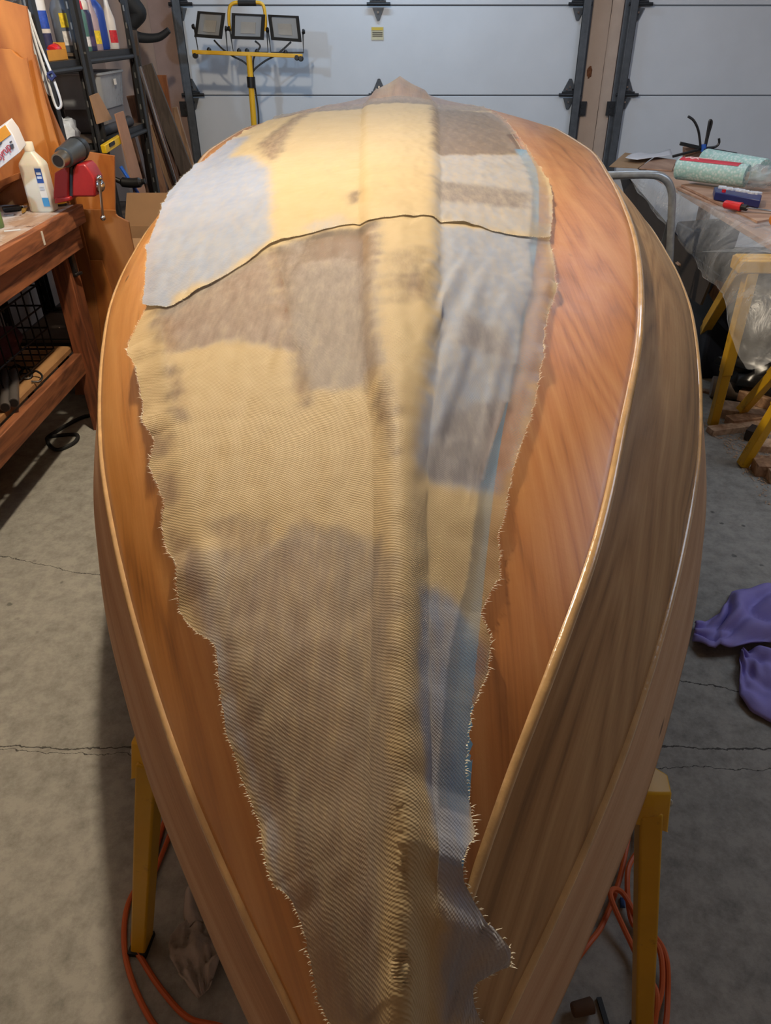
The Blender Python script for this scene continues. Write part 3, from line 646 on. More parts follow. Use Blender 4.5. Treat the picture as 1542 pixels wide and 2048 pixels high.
# ---------------------------------------------------------------- work light on its stand
M_lampy = mat('lamp_yellow', (226, 176, 36), .4, var=.06)
M_lens = mat('frosted_lens', (138, 144, 152), .4, var=.04)
LY = 5.4
wl = thing('work_light', 'yellow stand work light with three square lamps, standing before the garage door', 'work light', (-.965, LY, 0))
obj('pole', MB().tube([(-.985, LY, .35), (-.975, LY, .85)], .021, 14).tube([(-.972, LY, .7), (-.952, LY, 1.335)], .0185, 14), M_lampy, wl)
obj('collar', MB().tube([(-.956, LY, 1.155), (-.954, LY, 1.215)], .027, 12), M_black, wl)
obj('collar', MB().tube([(-.977, LY, .69), (-.975, LY, .75)], .027, 12), M_black, wl)
for a in (90, 210, 330):
    q = Vector((math.cos(math.radians(a)), math.sin(math.radians(a)), 0))
    lg = obj('leg', MB().tube([Vector((-.98, LY, .60)) + q * .02, Vector((-.99, LY, .02)) + q * .36], .012, 8), M_lampy, wl)
    obj('foot_cap', MB().tube([Vector((-.99, LY, .04)) + q * .35, Vector((-.99, LY, .002)) + q * .365], .015, 8), M_rubber, lg)
bar = obj('crossbar', MB().beam((-1.306,5.4,1.349), (-0.615,5.4,1.327), .032, .022), M_lampy, wl, bevel=.003)
for p in ((-1.29,5.4,1.33), (-0.626,5.4,1.314), (-0.65,5.4,1.319)): obj('knob', MB().lathe([(.012, -.02), (.017, -.012), (.017, .012), (.012, .02)], p, 10, (0, 1, 0)), M_black, bar)
for p in ((-1.2,5.4,1.362), (-1.012,5.4,1.357), (-0.962,5.4,1.357), (-0.899,5.4,1.354), (-0.72,5.4,1.349)): obj('wing_nut', MB().lathe([(.014, -.006), (.014, .002), (.005, .012)], p, 8), M_black, bar)
obj('handle', MB().tube(spline([(-1.059,5.42,1.459),(-1.058,5.42,1.515),(-1.047,5.42,1.576),(-1.022,5.42,1.599),(-0.979,5.42,1.604),(-0.881,5.42,1.604),(-0.845,5.42,1.596),(-0.833,5.42,1.566),(-0.833,5.42,1.502),(-0.841,5.42,1.459)], 5), .010, 10), M_lampy, wl)
obj('grip', MB().tube([(-0.991,5.42,1.601),(-0.881,5.42,1.601)], .0155, 12), M_rubber, wl)
for q, tilt in (([(-1.238,5.4,1.561),(-1.074,5.4,1.551),(-1.114,5.4,1.417),(-1.28,5.4,1.428)], .1), ([(-1.031,5.4,1.551),(-0.829,5.4,1.543),(-0.852,5.4,1.412),(-1.051,5.4,1.417)], .0), ([(-0.811,5.4,1.543),(-0.624,5.4,1.536),(-0.616,5.4,1.401),(-0.802,5.4,1.412)], -.1)):
    c = sum((Vector(p) for p in q), Vector()) / 4; q = [Vector(p) for p in q]
    ins = [p.lerp(c, .19) + Vector((0, 0, .004)) for p in q]
    fr = MB(); f0 = [p + Vector((0, -.012, 0)) for p in q]; f1 = [p + Vector((0, -.012, 0)) for p in ins]; f2 = [p + Vector((0, -.002, 0)) for p in ins]; bk = [c + (p - c) * .8 + Vector((0, .05, 0)) for p in q]; md = [p + Vector((0, .018, 0)) for p in q]
    for r0, r1 in ((f0, f1), (f1, f2), (md, f0), (bk, md)):
        for i in range(4): j = (i + 1) % 4; fr.add([r0[i], r0[j], r1[j], r1[i]], [(0, 1, 2, 3)])
    fr.add(bk, [(0, 1, 2, 3)])
    hd = obj('lamp_head', fr, mat('lamp_black', (9, 9, 10), .75), wl, smooth=30)
    obj('lens', MB().prism([p + Vector((0, .004, 0)) for p in ins], (0, .003, 0)), M_lens, hd, smooth=0)
    ch = [c.lerp(p, .45) + Vector((0, -.001, -.006)) for p in q]
    obj('led_board', MB().prism(ch, (0, .003, 0)), mat('led_board', (150, 150, 148), .5), hd, smooth=0)
    l = q[0].lerp(q[3], .6) + Vector((-.012, 0, 0)); r = q[1].lerp(q[2], .6) + Vector((.012, 0, 0)); zb = 1.345
    obj('yoke', MB().tube([l + Vector((0, .012, 0)), l + Vector((-.002, .012, -.02)), (l.x + .004, LY + .012, zb), (r.x - .002, LY + .012, zb), r + Vector((.002, .012, -.02)), r + Vector((0, .012, 0))], .0045, 6), M_black, hd)
    for p, s in ((l, -1), (r, 1)): obj('knob', MB().lathe([(.013, 0), (.016, .006), (.010, .016)], p + Vector((0, .012, 0)), 10, (s, 0, 0)), M_black, hd)
for pts in ([(-1.168,5.43,1.411),(-1.121,5.43,1.364),(-1.062,5.43,1.326),(-1.002,5.43,1.299),(-0.967,5.43,1.272)], [(-0.911,5.43,1.406),(-0.882,5.43,1.38),(-0.905,5.43,1.348),(-0.931,5.43,1.31),(-0.941,5.43,1.25)], [(-0.685,5.43,1.401),(-0.776,5.43,1.337),(-0.859,5.43,1.299),(-0.935,5.43,1.25),(-0.943,5.43,1.209),(-0.937,5.43,1.111),(-0.934,5.43,0.997),(-0.95,5.43,0.849)]):
    obj('cable', MB().tube(spline(pts, 6), .0055, 6), M_black, wl)
# ---------------------------------------------------------------- bench at the left
M_bench = wood('bench_pine', (92, 50, 28), (150, 92, 56), (12, 1.4, 12), .65, 5)
M_benchleg = wood('bench_leg_pine', (86, 44, 24), (140, 80, 46), (12, 12, 1.4), .65, 5)
def benchtop():
    t = NT('stained_bench_top'); v = t.coord()
    c = t.ramp(t.noise(t.coord('Object', (9, 1.2, 5)), 2, 5), [(.3, lin((134, 104, 84))), (.7, lin((184, 158, 138)))])
    c = t.mix(t.ramp(t.noise(v, 7, 6, .7), [(.45, (0, 0, 0)), (.6, (1, 1, 1))]), c, lin((186, 184, 188)))
    c = t.mix(t.ramp(t.noise(v, 13, 6, .7, .4), [(.6, (0, 0, 0)), (.68, (1, 1, 1))]), c, lin((88, 56, 38)))
    t.link(c, t.b.inputs['Base Color']); t.set(.55); return t.m
wbn = thing('workbench', 'brown wooden workbench with a stained top and lower shelf at the left edge', 'workbench', (-1.65, 2.2, 0))
obj('top', MB().box((-1.65, 2.2, .90), (.78, 1.58, .035)), benchtop(), wbn, bevel=.003)
obj('edge_board', MB().box((-1.246, 2.2, .885), (.03, 1.6, .066)), M_bench, wbn, bevel=.003)
obj('apron', MB().box((-1.275, 2.2, .805), (.035, 1.56, .09)), M_bench, wbn, bevel=.003)
obj('end_apron', MB().box((-1.66, 2.965, .80), (.70, .035, .09)), M_bench, wbn, bevel=.003)
for x, y in ((-1.325, 2.915), (-1.97, 2.915), (-1.325, 1.5), (-1.97, 1.5)): obj('leg', MB().box((x, y, .43), (.07, .09, .86)), M_benchleg, wbn, bevel=.003)
obj('shelf_rail', MB().box((-1.345, 2.2, .315), (.035, 1.5, .09)), M_bench, wbn, bevel=.003)
obj('lower_shelf', MB().box((-1.67, 2.17, .37), (.60, 1.46, .02)), wood('shelf_ply', (136, 96, 58), (176, 132, 86), (5, 1, 5), .7, 3), wbn, bevel=.002)
obj('latch', MB().beam((-1.285,2.901,0.76), (-1.285,2.907,0.668), .03, .02, (1, 0, 0)).beam((-1.28,2.889,0.677), (-1.27,2.931,0.675), .012, .012), M_black, wbn, bevel=.003)
obj('paint_drip', MB().box((-1.2300, 2.60, .885), (.002, .012, .045)), mat('white_paint', (206, 200, 190), .6), wbn)
# vise and heat gun
M_red = mat('vise_red', (142, 26, 26), .38, var=.15, vs=8, dirt=(70, 30, 26))
vs_ = thing('bench_vise', 'red bench vise bolted on the bench corner', 'vise', (-1.32, 2.88, .92))
obj('fixed_jaw', MB().prism([(-1.271,2.84,0.963),(-1.243,2.84,1.053),(-1.214,2.84,1.066),(-1.185,2.84,1.075),(-1.213,2.84,0.966)], (0, .1, 0)), M_red, vs_, bevel=.006)
obj('base', MB().prism([(-1.266,2.83,0.951),(-1.257,2.83,0.971),(-1.203,2.83,0.975),(-1.203,2.83,0.961)], (0, .12, 0)), M_red, vs_, bevel=.004)
obj('sliding_jaw', MB().prism([(-1.199,2.84,0.973),(-1.174,2.84,1.063),(-1.16,2.84,1.081),(-1.128,2.84,1.084),(-1.117,2.84,1.07),(-1.102,2.84,1.033),(-1.113,2.84,0.973)], (0, .09, 0)), M_red, vs_, bevel=.006)
obj('jaw_plate', MB().prism([(-1.216,2.85,0.969),(-1.191,2.85,1.068),(-1.176,2.85,1.071),(-1.2,2.85,0.974)], (0, .08, 0)), M_dark, vs_)
obj('screw', MB().tube([(-1.125,2.88,1.003),(-1.098,2.88,1.007)], .013, 10), M_chrome, vs_)
obj('screw_head', MB().lump((-1.102,2.87,1.007), (.021, .021, .024), 1, .02), M_chrome, vs_)
hb = obj('handle', MB().tube([(-1.087,2.85,1.045),(-1.106,2.85,0.898)], .0048, 8), M_chrome, vs_)
obj('handle_end', MB().lump((-1.106,2.85,0.898), (.010, .010, .010), 1, .0), M_chrome, hb); obj('handle_end', MB().lump((-1.089,2.85,1.035), (.011, .011, .011), 1, .0), M_chrome, hb)
p0 = Vector((-1.188,2.77,1.102)); p1 = Vector((-1.169,2.93,1.123)); ax = (p1 - p0); Lh = ax.length; ax.normalize()
hg = thing('heat_gun', 'dark grey heat gun lying on top of the red vise', 'heat gun', tuple((p0 + p1) / 2))
M_hg = mat('gun_grey', (52, 56, 60), .4, var=.1)
obj('barrel', MB().lathe([(.026, Lh * .25), (.034, Lh * .27), (.037, Lh * .5), (.040, Lh * .8), (.036, Lh * 1.0), (.02, Lh * 1.04)], p0, 18, ax), M_hg, hg)
obj('nozzle', MB().lathe([(.020, 0), (.024, .0), (.026, Lh * .1), (.027, Lh * .26)], p0, 18, ax), mat('nozzle_steel', (150, 146, 138), .28, .9), hg)
obj('nozzle_bore', MB().lathe([(.019, -.001), (.019, .004)], p0, 18, ax), M_black, hg)
obj('rear_cap', MB().lathe([(.041, Lh * .86), (.042, Lh * .92), (.034, Lh * 1.1), (.012, Lh * 1.13)], p0, 16, ax), M_black, hg)
obj('grip', MB().beam(p0 + ax * Lh * .72 + Vector((0, 0, -.02)), p0 + ax * Lh * .72 + Vector((.01, .02, -.10)), .032, .04, (1, 0, 0)), M_hg, hg, bevel=.008)
# bottle
def rrect(cx, cy, hx, hy, z, r, n=6):
    r = min(r, hx, hy); return [(cx + sx * (hx - r) + r * math.cos(a), cy + sy * (hy - r) + r * math.sin(a), z) for sx, sy, a0 in ((1, 1, 0), (-1, 1, PI / 2), (-1, -1, PI), (1, -1, 1.5 * PI)) for a in [a0 + PI / 2 * i / n for i in range(n + 1)]]
def stack(secs):
    m = MB(); n = len(secs[0]); k = 0
    for s_ in secs: m.v += [tuple(p) for p in s_]
    for i in range(len(secs) - 1):
        for j in range(n): a = i * n; b = a + n; m.f.append((a + j, a + (j + 1) % n, b + (j + 1) % n, b + j))
    m.f += [tuple(range(n - 1, -1, -1)), tuple((len(secs) - 1) * n + j for j in range(n))]; return m
bx, by, bz = (-1.328,2.879,0.918)
bt = thing('rubbing_alcohol_bottle', 'white translucent plastic bottle with small blue label on the workbench', 'bottle', (bx, by, bz))
M_hdpe = mat('hdpe', (222, 218, 206), .35, var=.03); M_hdpe.node_tree.nodes['Principled BSDF'].inputs['Subsurface Weight'].default_value = .3
obj('body', stack([rrect(bx, by, .040, .028, bz, .012), rrect(bx, by, .0445, .031, bz + .006, .014), rrect(bx, by, .0445, .031, bz + .155, .014), rrect(bx, by, .042, .029, bz + .165, .014), rrect(bx, by, .018, .017, bz + .198, .016), rrect(bx, by, .016, .016, bz + .205, .016)]), M_hdpe, bt, smooth=60)
obj('cap', MB().lathe([(.0175, .203), (.0175, .228), (.016, .231)], (bx, by, bz), 20), mat('cap_white', (228, 222, 206), .4), bt, smooth=30)
lbl = obj('label', MB().box((bx + .026, by - .0315, bz + .09), (.024, .001, .13)), mat('label_white', (216, 214, 210), .5), bt)
obj('label_panel', MB().box((bx + .026, by - .0325, bz + .125), (.023, .001, .048)), mat('label_blue', (36, 76, 150), .5), lbl)
obj('label_panel', MB().box((bx + .027, by - .0325, bz + .036), (.023, .001, .03)), mat('label_sky', (62, 140, 196), .5), lbl)
for zz, hh in ((.132, .008), (.119, .008), (.088, .003), (.08, .003)): obj('label_print', MB().box((bx + .026, by - .0336, bz + zz), (.016, .001, hh)), mat('print_pale', (196, 206, 222), .5), lbl)
# syrup box
def text(name, s, m, size, loc, ang, parent, shear=0):
    c = bpy.data.curves.new(name, 'FONT'); c.body = s; c.size = size; c.extrude = .0006; c.align_x = 'RIGHT'; c.shear = shear; c.space_character = .92; c.resolution_u = 3
    o = bpy.data.objects.new('tmp_text', c); S.collection.objects.link(o); dg = bpy.context.evaluated_depsgraph_get(); me = bpy.data.meshes.new_from_object(o.evaluated_get(dg))
    bpy.data.objects.remove(o); bpy.data.curves.remove(c)
    M = Matrix.Translation(loc) @ Matrix.Rotation(ang, 4, 'Y') @ Matrix.Rotation(PI / 2, 4, 'X'); mb = MB(); mb.v = [tuple(M @ v.co) for v in me.vertices]; mb.f = [tuple(p.vertices) for p in me.polygons]
    return obj(name, mb, m, parent, smooth=0)
sx = thing('syrup_box', 'tilted white and orange cardboard box with red handwritten Syrup lettering on the bench', 'box', (-1.376,2.72,1.074))
obj('carton', MB().prism([(-1.445,2.7,1.146),(-1.303,2.7,1.222),(-1.288,2.7,1.194),(-1.277,2.7,1.14),(-1.488,2.7,1.015)], (-.02, .10, .01)), mat('carton_white', (212, 212, 216), .7, var=.04), sx, bevel=.002)
obj('orange_band', MB().prism([(-1.445,2.699,1.143),(-1.303,2.699,1.221),(-1.293,2.699,1.193),(-1.46,2.699,1.1)], (0, -.002, 0)), mat('carton_orange', (218, 148, 44), .6), sx, smooth=0)
text('lettering', 'Maple Syrup', mat('red_ink', (178, 60, 76), .6), .031, (-1.302,2.697,1.153), math.radians(-38), sx, .2)
obj('bottle_print', MB().prism([(-1.305,2.697,1.162),(-1.293,2.697,1.166),(-1.294,2.697,1.153),(-1.304,2.697,1.148)], (0, -.001, 0)).prism([(-1.304,2.697,1.171),(-1.295,2.697,1.175),(-1.295,2.697,1.171),(-1.303,2.697,1.166)], (0, -.001, 0)), mat('ink_dark', (66, 66, 76), .6), sx, smooth=0)
obj('tape_print', MB().prism([(-1.348,2.697,1.163),(-1.33,2.697,1.172),(-1.33,2.697,1.166),(-1.348,2.697,1.157)], (0, -.001, 0)), mat('ink_blue', (56, 70, 96), .6), sx, smooth=0)
one('wood_block', MB().prism([(-1.579,2.9,0.982),(-1.393,2.9,1.047),(-1.391,2.9,1.027),(-1.466,2.9,1.0),(-1.601,2.9,0.916)], (0, .09, 0)), wood('block_ply', (110, 62, 30), (150, 92, 48), (6, 6, 6)), 'brown offcut board propping up the tilted syrup box', 'board', bevel=.002)
tm = thing('tape_measure', 'small yellow and black tape measure behind the white bottle', 'tape measure', (-1.312,2.978,0.918))
c = Vector((-1.312,2.978,0.918))
obj('case', MB().lathe([(.024, 0), (.028, .004), (.028, .018), (.024, .022)], c, 16), mat('tape_yellow', (222, 166, 36), .4), tm, smooth=30); obj('base_ring', MB().lathe([(.029, 0), (.029, .008)], c, 16), M_black, tm, smooth=30)
obj('hook', MB().box(c + Vector((.035, 0, .006)), (.016, .012, .003)), M_chrome, tm)
mk = thing('scraper', 'black handled scraper with a shiny ferrule lying on the bench', 'scraper', (-1.453,2.888,0.918))
obj('handle', MB().beam((-1.47,2.849,0.928), (-1.419,2.884,0.928), .03, .016), M_black, mk, bevel=.004); obj('ferrule', MB().beam((-1.419,2.884,0.928), (-1.417,2.911,0.928), .026, .013), M_chrome, mk, bevel=.002)
obj('blade', MB().prism([(-1.448,2.978,0.922),(-1.429,2.997,0.922),(-1.383,2.836,0.922),(-1.383,2.81,0.922),(-1.428,2.914,0.922)], (0, 0, .003)), mat('brass_blade', (190, 150, 70), .35, .5), mk)
one('ruler', MB().beam((-1.44,2.79,0.921), (-1.408,2.798,0.921), .022, .003), mat('ruler_grey', (120, 124, 132), .5, vs=80, var=.4), 'short grey ruler lying in front of the black scraper', 'ruler')
one('paper_strip', MB().beam((-1.333,2.552,0.919), (-1.287,2.574,0.919), .014, .002), mat('pale_strip', (206, 212, 218), .4), 'pale blue paper strip lying near the front edge of the bench top', 'paper')
gc = Vector((-1.386,2.607,0.918))
cn = thing('spray_can', 'green and white can cut off by the left edge of the picture', 'can', tuple(gc)); obj('can_body', MB().lathe([(.026, 0), (.028, .004), (.028, .09), (.022, .11)], gc, 16), mat('can_green', (92, 120, 70), .4, var=.3, vs=30), cn); obj('cap', MB().lathe([(.021, .11), (.023, .113), (.021, .16), (.014, .168)], gc, 16), mat('can_cap', (206, 204, 200), .4), cn)
# plywood panels leaning behind the bench
M_ply = wood('orange_ply', (150, 86, 36), (196, 128, 62), (3.0, 3.0, .9), .5, 4, .05, .2)
M_ply2 = wood('dull_ply', (126, 74, 34), (168, 110, 56), (3.0, 3.0, .8), .55, 4, .05)
M_edge = wood('ply_edge', (196, 150, 96), (226, 190, 140), (40, 40, 40))
def ply(poly, label, m, th=.012):
    return one('leaning_plywood', MB().prism(poly, (0, th, 0)), m, label, 'plywood', bevel=.001, smooth=0)
ply([(-1.484,3.03,1.62),(-1.381,3.03,1.571),(-1.282,3.03,1.547),(-1.288,3.03,1.48),(-1.299,3.03,1.403),(-1.296,3.03,1.259),(-1.286,3.03,1.103),(-1.295,3.03,0.905),(-1.727,3.03,0.905)], 'tall orange plywood panel at the upper left, its slanted top edge pale', M_ply)
ply([(-1.531,2.995,1.429),(-1.393,2.995,1.426),(-1.355,2.995,1.423),(-1.348,2.995,1.413),(-1.337,2.995,1.403),(-1.322,2.995,1.395),(-1.309,2.995,1.401),(-1.315,2.995,1.27),(-1.314,2.995,1.107),(-1.334,2.995,0.911),(-1.707,2.995,0.911)], 'orange plywood panel with a notched curved top leaning before the tallest panel', M_ply)
ply([(-1.32,3.06,1.413),(-1.304,3.06,1.405),(-1.302,3.06,1.321),(-1.295,3.06,1.241),(-1.269,3.06,1.125),(-1.284,3.06,0.899),(-1.427,3.06,0.899)], 'narrow plywood strip leaning right of the two orange panels', M_ply2)
ply([(-1.26,3.115,1.092),(-1.219,3.115,1.086),(-1.113,3.115,1.071),(-1.155,3.115,0.865),(-1.315,3.115,0.873)], 'orange plywood panel with a level top edge behind the red vise', M_ply)
ply([(-1.314,3.095,0.881),(-1.146,3.095,0.875),(-1.147,3.095,0.86),(-1.141,3.095,0.852),(-1.126,3.095,0.844),(-1.101,3.095,0.831),(-1.103,3.095,0.771),(-1.101,3.095,0.68),(-1.101,3.095,0.424),(-1.17,3.095,0.068),(-1.509,3.095,0.068)], 'brown plywood panel with a stepped shoulder standing below the vise', M_ply2)
ply([(-1.303,3.065,0.845),(-1.285,3.065,0.839),(-1.285,3.065,0.688),(-1.302,3.065,0.435),(-1.361,3.065,0.082),(-1.472,3.065,0.082)], 'slim tapering plywood strip leaning against the bench end leg', M_ply2)
ply([(-1.291,3.08,0.682),(-1.24,3.08,0.68),(-1.227,3.08,0.56),(-1.222,3.08,0.429),(-1.28,3.08,0.075),(-1.368,3.08,0.075)], 'short plywood piece with a slanted side low between strip and hull', M_ply)
# under the bench: basket, pipes, hooks
M_wire = mat('dark_wire', (44, 40, 38), .45, .6)
bc = Vector((-1.62, 2.62, .381))
wk = thing('wire_basket', 'dark wire basket holding maroon cloth on the lower bench shelf', 'basket', tuple(bc))
mbw = MB()
for z in (.01, .10, .19, .27):
    mbw.tube([bc + Vector((x, y, z)) for x, y in ((-.2, -.22), (.2, -.22), (.2, .22), (-.2, .22))], .004, 6, True)
for i in range(7):
    x = -.2 + .4 * i / 6
    for y in (-.22, .22): mbw.tube([bc + Vector((x, y, .01)), bc + Vector((x, y, .27))], .003, 5)
for i in range(8):
    y = -.22 + .44 * i / 7
    for x in (-.2, .2): mbw.tube([bc + Vector((x, y, .01)), bc + Vector((x, y, .27))], .003, 5)
    mbw.tube([bc + Vector((-.2, y, .01)), bc + Vector((.2, y, .01))], .003, 5)
obj('wires', mbw, M_wire, wk)
one('maroon_cloth', MB().lump(bc + Vector((0, 0, .10)), (.17, .19, .08), 4, .3), mat('maroon', (86, 40, 48), .9, var=.2), 'maroon cloth bundled inside the wire basket', 'cloth', smooth=180)
for i, (a, b, lab) in enumerate((((-1.499,2.578,0.4), (-1.363,2.276,0.4), 'grey pipe end nearest the left edge on the lower bench shelf'), ((-1.465,2.578,0.4), (-1.348,2.311,0.4), 'grey pipe end right of its twin on the lower bench shelf'))):
    a, b = Vector(a), Vector(b); pp = thing('pipe', lab, 'pipe', tuple(b), 'pipes on the bench shelf')
    obj('tube', MB().tube([a, b], .017, 14), mat('pipe_grey', (96, 90, 86), .4, .3), pp); obj('bore', MB().tube([b, b + (b - a).normalized() * .001], .014, 14), M_black, pp)
hk = MB()
for k in range(3):
    o = Vector((-1.413,2.58,0.385)) + Vector((-.05 * k, .03 * k, 0)); hk.tube(spline([o, o + Vector((.03, 0, .02)), o + Vector((.06, -.02, .01)), o + Vector((.06, -.05, .0)), o + Vector((.035, -.06, .004))], 5), .004, 6)
one('wire_hooks', hk, M_wire, 'tangle of rusty wire hooks before the basket on the shelf', 'hooks')
one('black_cord', MB().tube(spline([(x, y, .008) for x, y, z in [(-1.373,3.024,0.0),(-1.443,2.994,0.0),(-1.485,2.924,0.0),(-1.528,2.805,0.0),(-1.518,2.76,0.0),(-1.476,2.702,0.0),(-1.437,2.685,0.0),(-1.397,2.746,0.0),(-1.407,2.81,0.0),(-1.446,2.819,0.0),(-1.526,2.801,0.0)]], 6), .008, 7), M_rubber, 'black cord bent in a loop on the concrete beside the bench', 'cord')
# ---------------------------------------------------------------- shelving behind the bench
def shelving(label, y0, y1, zs):
    t = thing('shelving_unit', label, 'shelving', (-1.55, (y0 + y1) / 2, 0))
    for x in (-1.34, -1.76):
        for y in (y0, y1):
            p = obj('post', MB().box((x, y, 1.05), (.034, .006, 2.1)).box((x + (.015 if x > -1.5 else -.015), y + (.016 if y == y0 else -.016), 1.05), (.006, .034, 2.1)), M_dark, t)
            sl = MB()
            for k in range(26): sl.box((x - .006, y - .0035, .3 + .07 * k), (.007, .002, .024))
            for z in zs: sl.box((x + .012, y - .004, z), (.008, .004, .008)); sl.box((x - .008, y - .004, z - .03), (.008, .004, .008))
            obj('slots', sl, mat('slot_glint', (120, 120, 120), .4, .5), p, kind='stuff')
    for z in zs:
        s = obj('shelf', MB().box((-1.55, (y0 + y1) / 2, z - .006), (.40, y1 - y0, .012)), mat('shelf_board', (84, 72, 62), .7, var=.15), t)
        for x in (-1.345, -1.755): obj('beam', MB().box((x, (y0 + y1) / 2, z - .022), (.012, y1 - y0 - .01, .044)).tube([(x + .012, y0 + .01, z - .032), (x + .012, y1 - .01, z - .032)], .010, 8), M_dark, s)
        for y in (y0 + .012, y1 - .012): obj('beam', MB().box((-1.55, y, z - .022), (.40, .012, .044)), M_dark, s)
    return t
shelving('black steel shelving unit with bottles on top, farther from the bench', 3.62, 4.30, (.30, .68, 1.065, 1.395))
shelving('black steel shelving unit nearest the bench, mostly behind the plywood', 3.18, 3.58, (.30, .68, 1.03, 1.375))
def bottle(px, prof, cols, lab, z=1.396, x=-1.42, nm='bottle', cat='bottle', sy=1, grp='bottles on the top shelf'):
    Y = px; t = thing(nm, lab, cat, (x, Y, z), grp); parts = ('body', 'cap')
    H_ = prof[-1][1]; obj('body', MB().lathe(prof, (x, Y, z), 16, None, 1, sy), mat(nm + cols[0], SC[cols[0]], .4, var=.08), t)
    r, zz = prof[-1]; obj('cap', MB().lathe([(r * 1.05, zz), (r * 1.1, zz + .004), (r * 1.0, zz + .03), (r * .6, zz + .038)], (x, Y, z), 12), mat('cap' + cols[1], SC[cols[1]], .4), t)
    R = prof[1][0]; a0 = -.9
    for k, c in enumerate(cols[2:]):
        z0 = z + H_ * (.12 + .3 * k); lm = MB(); rr = []
        for q in (0, 1): rr.append([(x + R * 1.02 * math.cos(a0 + a), Y + R * sy * 1.02 * math.sin(a0 + a), z0 + q * H_ * .24) for a in [-.7 + 1.6 * i / 8 for i in range(9)]])
        obj('label', lm.grid(rr), mat('lab' + c, SC[c], .5, var=.3, vs=90), t)
SC = dict(slate=(98, 108, 124), teal=(74, 112, 108), white=(206, 206, 208), red=(188, 34, 48), navy=(40, 44, 84), mauve=(158, 144, 160), blue=(30, 66, 158), yellow=(220, 196, 52), black=(24, 24, 26), green=(52, 100, 84), purple=(72, 60, 100))
jug = [(.045, 0), (.050, .006), (.050, .15), (.040, .175), (.016, .2), (.016, .21)]; can = [(.026, 0), (.028, .004), (.028, .135), (.022, .15), (.020, .152)]; tube = [(.024, 0), (.026, .004), (.026, .12), (.012, .17), (.007, .21)]
bottle(3.70, jug, ('slate', 'white', 'white', 'yellow'), 'slate grey jug with yellow label, first on the top shelf', sy=.8)
bottle(3.79, can, ('teal', 'red', 'white'), 'spray can with red cap beside the slate jug', x=-1.385)
bottle(3.855, can, ('navy', 'white', 'purple'), 'dark navy can with white cap right of the red-capped can', x=-1.385)
bottle(3.925, tube, ('mauve', 'mauve', 'yellow'), 'pale mauve tapered tube with yellow label between navy can and blue jug', x=-1.38)
bottle(3.99, can, ('green', 'yellow'), 'green can half hidden before the blue jug', x=-1.42)
bottle(4.07, jug, ('blue', 'black'), 'blue jug, next to last on the top shelf', x=-1.42, sy=.8)
bottle(4.17, tube, ('white', 'white', 'red'), 'white tube with red label, last on the top shelf', x=-1.385)
bottle(3.50, [(.022, 0), (.024, .003), (.024, .2), (.008, .215), (.006, .25)], ('white', 'white', 'navy', 'blue'), 'white caulking tube with blue print standing on the nearer shelving unit', z=1.376, x=-1.43)
tr = thing('parts_tray', 'orange cardboard tray on the nearer shelving unit', 'tray', (-1.45, 3.38, 1.376)); ob = MB()
for c, d in (((-1.45, 3.38, 1.379), (.18, .24, .006)), ((-1.45, 3.50, 1.405), (.18, .006, .06)), ((-1.54, 3.38, 1.405), (.006, .24, .06)), ((-1.45, 3.262, 1.395), (.18, .006, .035)), ((-1.362, 3.38, 1.395), (.006, .24, .035))): ob.box(c, d)
obj('walls', ob, mat('orange_card', (196, 140, 52), .7), tr)
one('red_tool', MB().lathe([(.018, 0), (.024, .008), (.024, .045), (.016, .055)], (-1.385, 3.42, 1.405), 12, (0, 1, .1)), mat('tool_red', (190, 36, 44), .4), 'red round tool lying in the orange tray', 'tool')
one('blue_tool', MB().tube([(-1.40, 3.28, 1.40), (-1.40, 3.40, 1.40)], .016, 10), mat('tool_blue', (46, 62, 150), .4), 'blue tube lying in the orange tray', 'tool')
one('plastic_bag', MB().lump((-1.55, 3.40, 1.52), (.10, .13, .10), 8, .5, 3.5), clear('clear_bag', (120, 118, 116), .55, .12), 'crumpled clear plastic bag of odds and ends beside the caulking tube', 'bag', smooth=180)
one('plastic_wrap', MB().lump((-1.42, 3.40, 1.108), (.06, .10, .072), 5, .6, 4), mat('white_wrap', (190, 196, 204), .3, var=.2, vs=30), 'white crumpled plastic wrap on the lower shelf left of the post', 'wrap', smooth=180)
one('cardboard_box', MB().box((-1.55, 3.40, 1.13), (.12, .28, .19)), mat('brown_card', (132, 92, 62), .85, var=.1), 'small brown cardboard box behind the white plastic wrap', 'box', bevel=.003)
# tote on a grey box
def tub(c, d, m, name, lab, cat, wall=.004, lipw=.012, taper=.86):
    x, y, z = c; w, l, h = d; t = thing(name, lab, cat, c); ws = [(taper, 0), (1, h)]
    mb = MB(); out = [rrect(x, y, w / 2 * k, l / 2 * k, z + q, .02, 4) for k, q in ws]; inn = [rrect(x, y, w / 2 * k - wall, l / 2 * k - wall, z + max(q, .004), .018, 4) for k, q in reversed(ws)]
    n = len(out[0]); secs = out + inn
    for s_ in secs: mb.v += s_
    for i in range(3):
        for j in range(n): a = i * n; b = a + n; mb.f.append((a + j, a + (j + 1) % n, b + (j + 1) % n, b + j))
    mb.f += [tuple(range(n - 1, -1, -1)), tuple(3 * n + j for j in range(n))]; obj('shell', mb, m, t)
    obj('rim', MB().tube(rrect(x, y, w / 2 + .002, l / 2 + .002, z + h, .022, 4), lipw / 2, 6, True), m, t); return t
one('storage_box', MB().box((-1.47, 3.98, 1.117), (.20, .26, .10)), mat('grey_box', (104, 104, 110), .7), 'grey box under the clear tote on the middle shelf', 'box', bevel=.004)
tb = tub((-1.46, 3.96, 1.168), (.22, .34, .14), clear('tote_clear', (170, 176, 184), .62, .25), 'storage_tote', 'clear plastic tote with a rim on the middle shelf of the farther unit', 'tote')
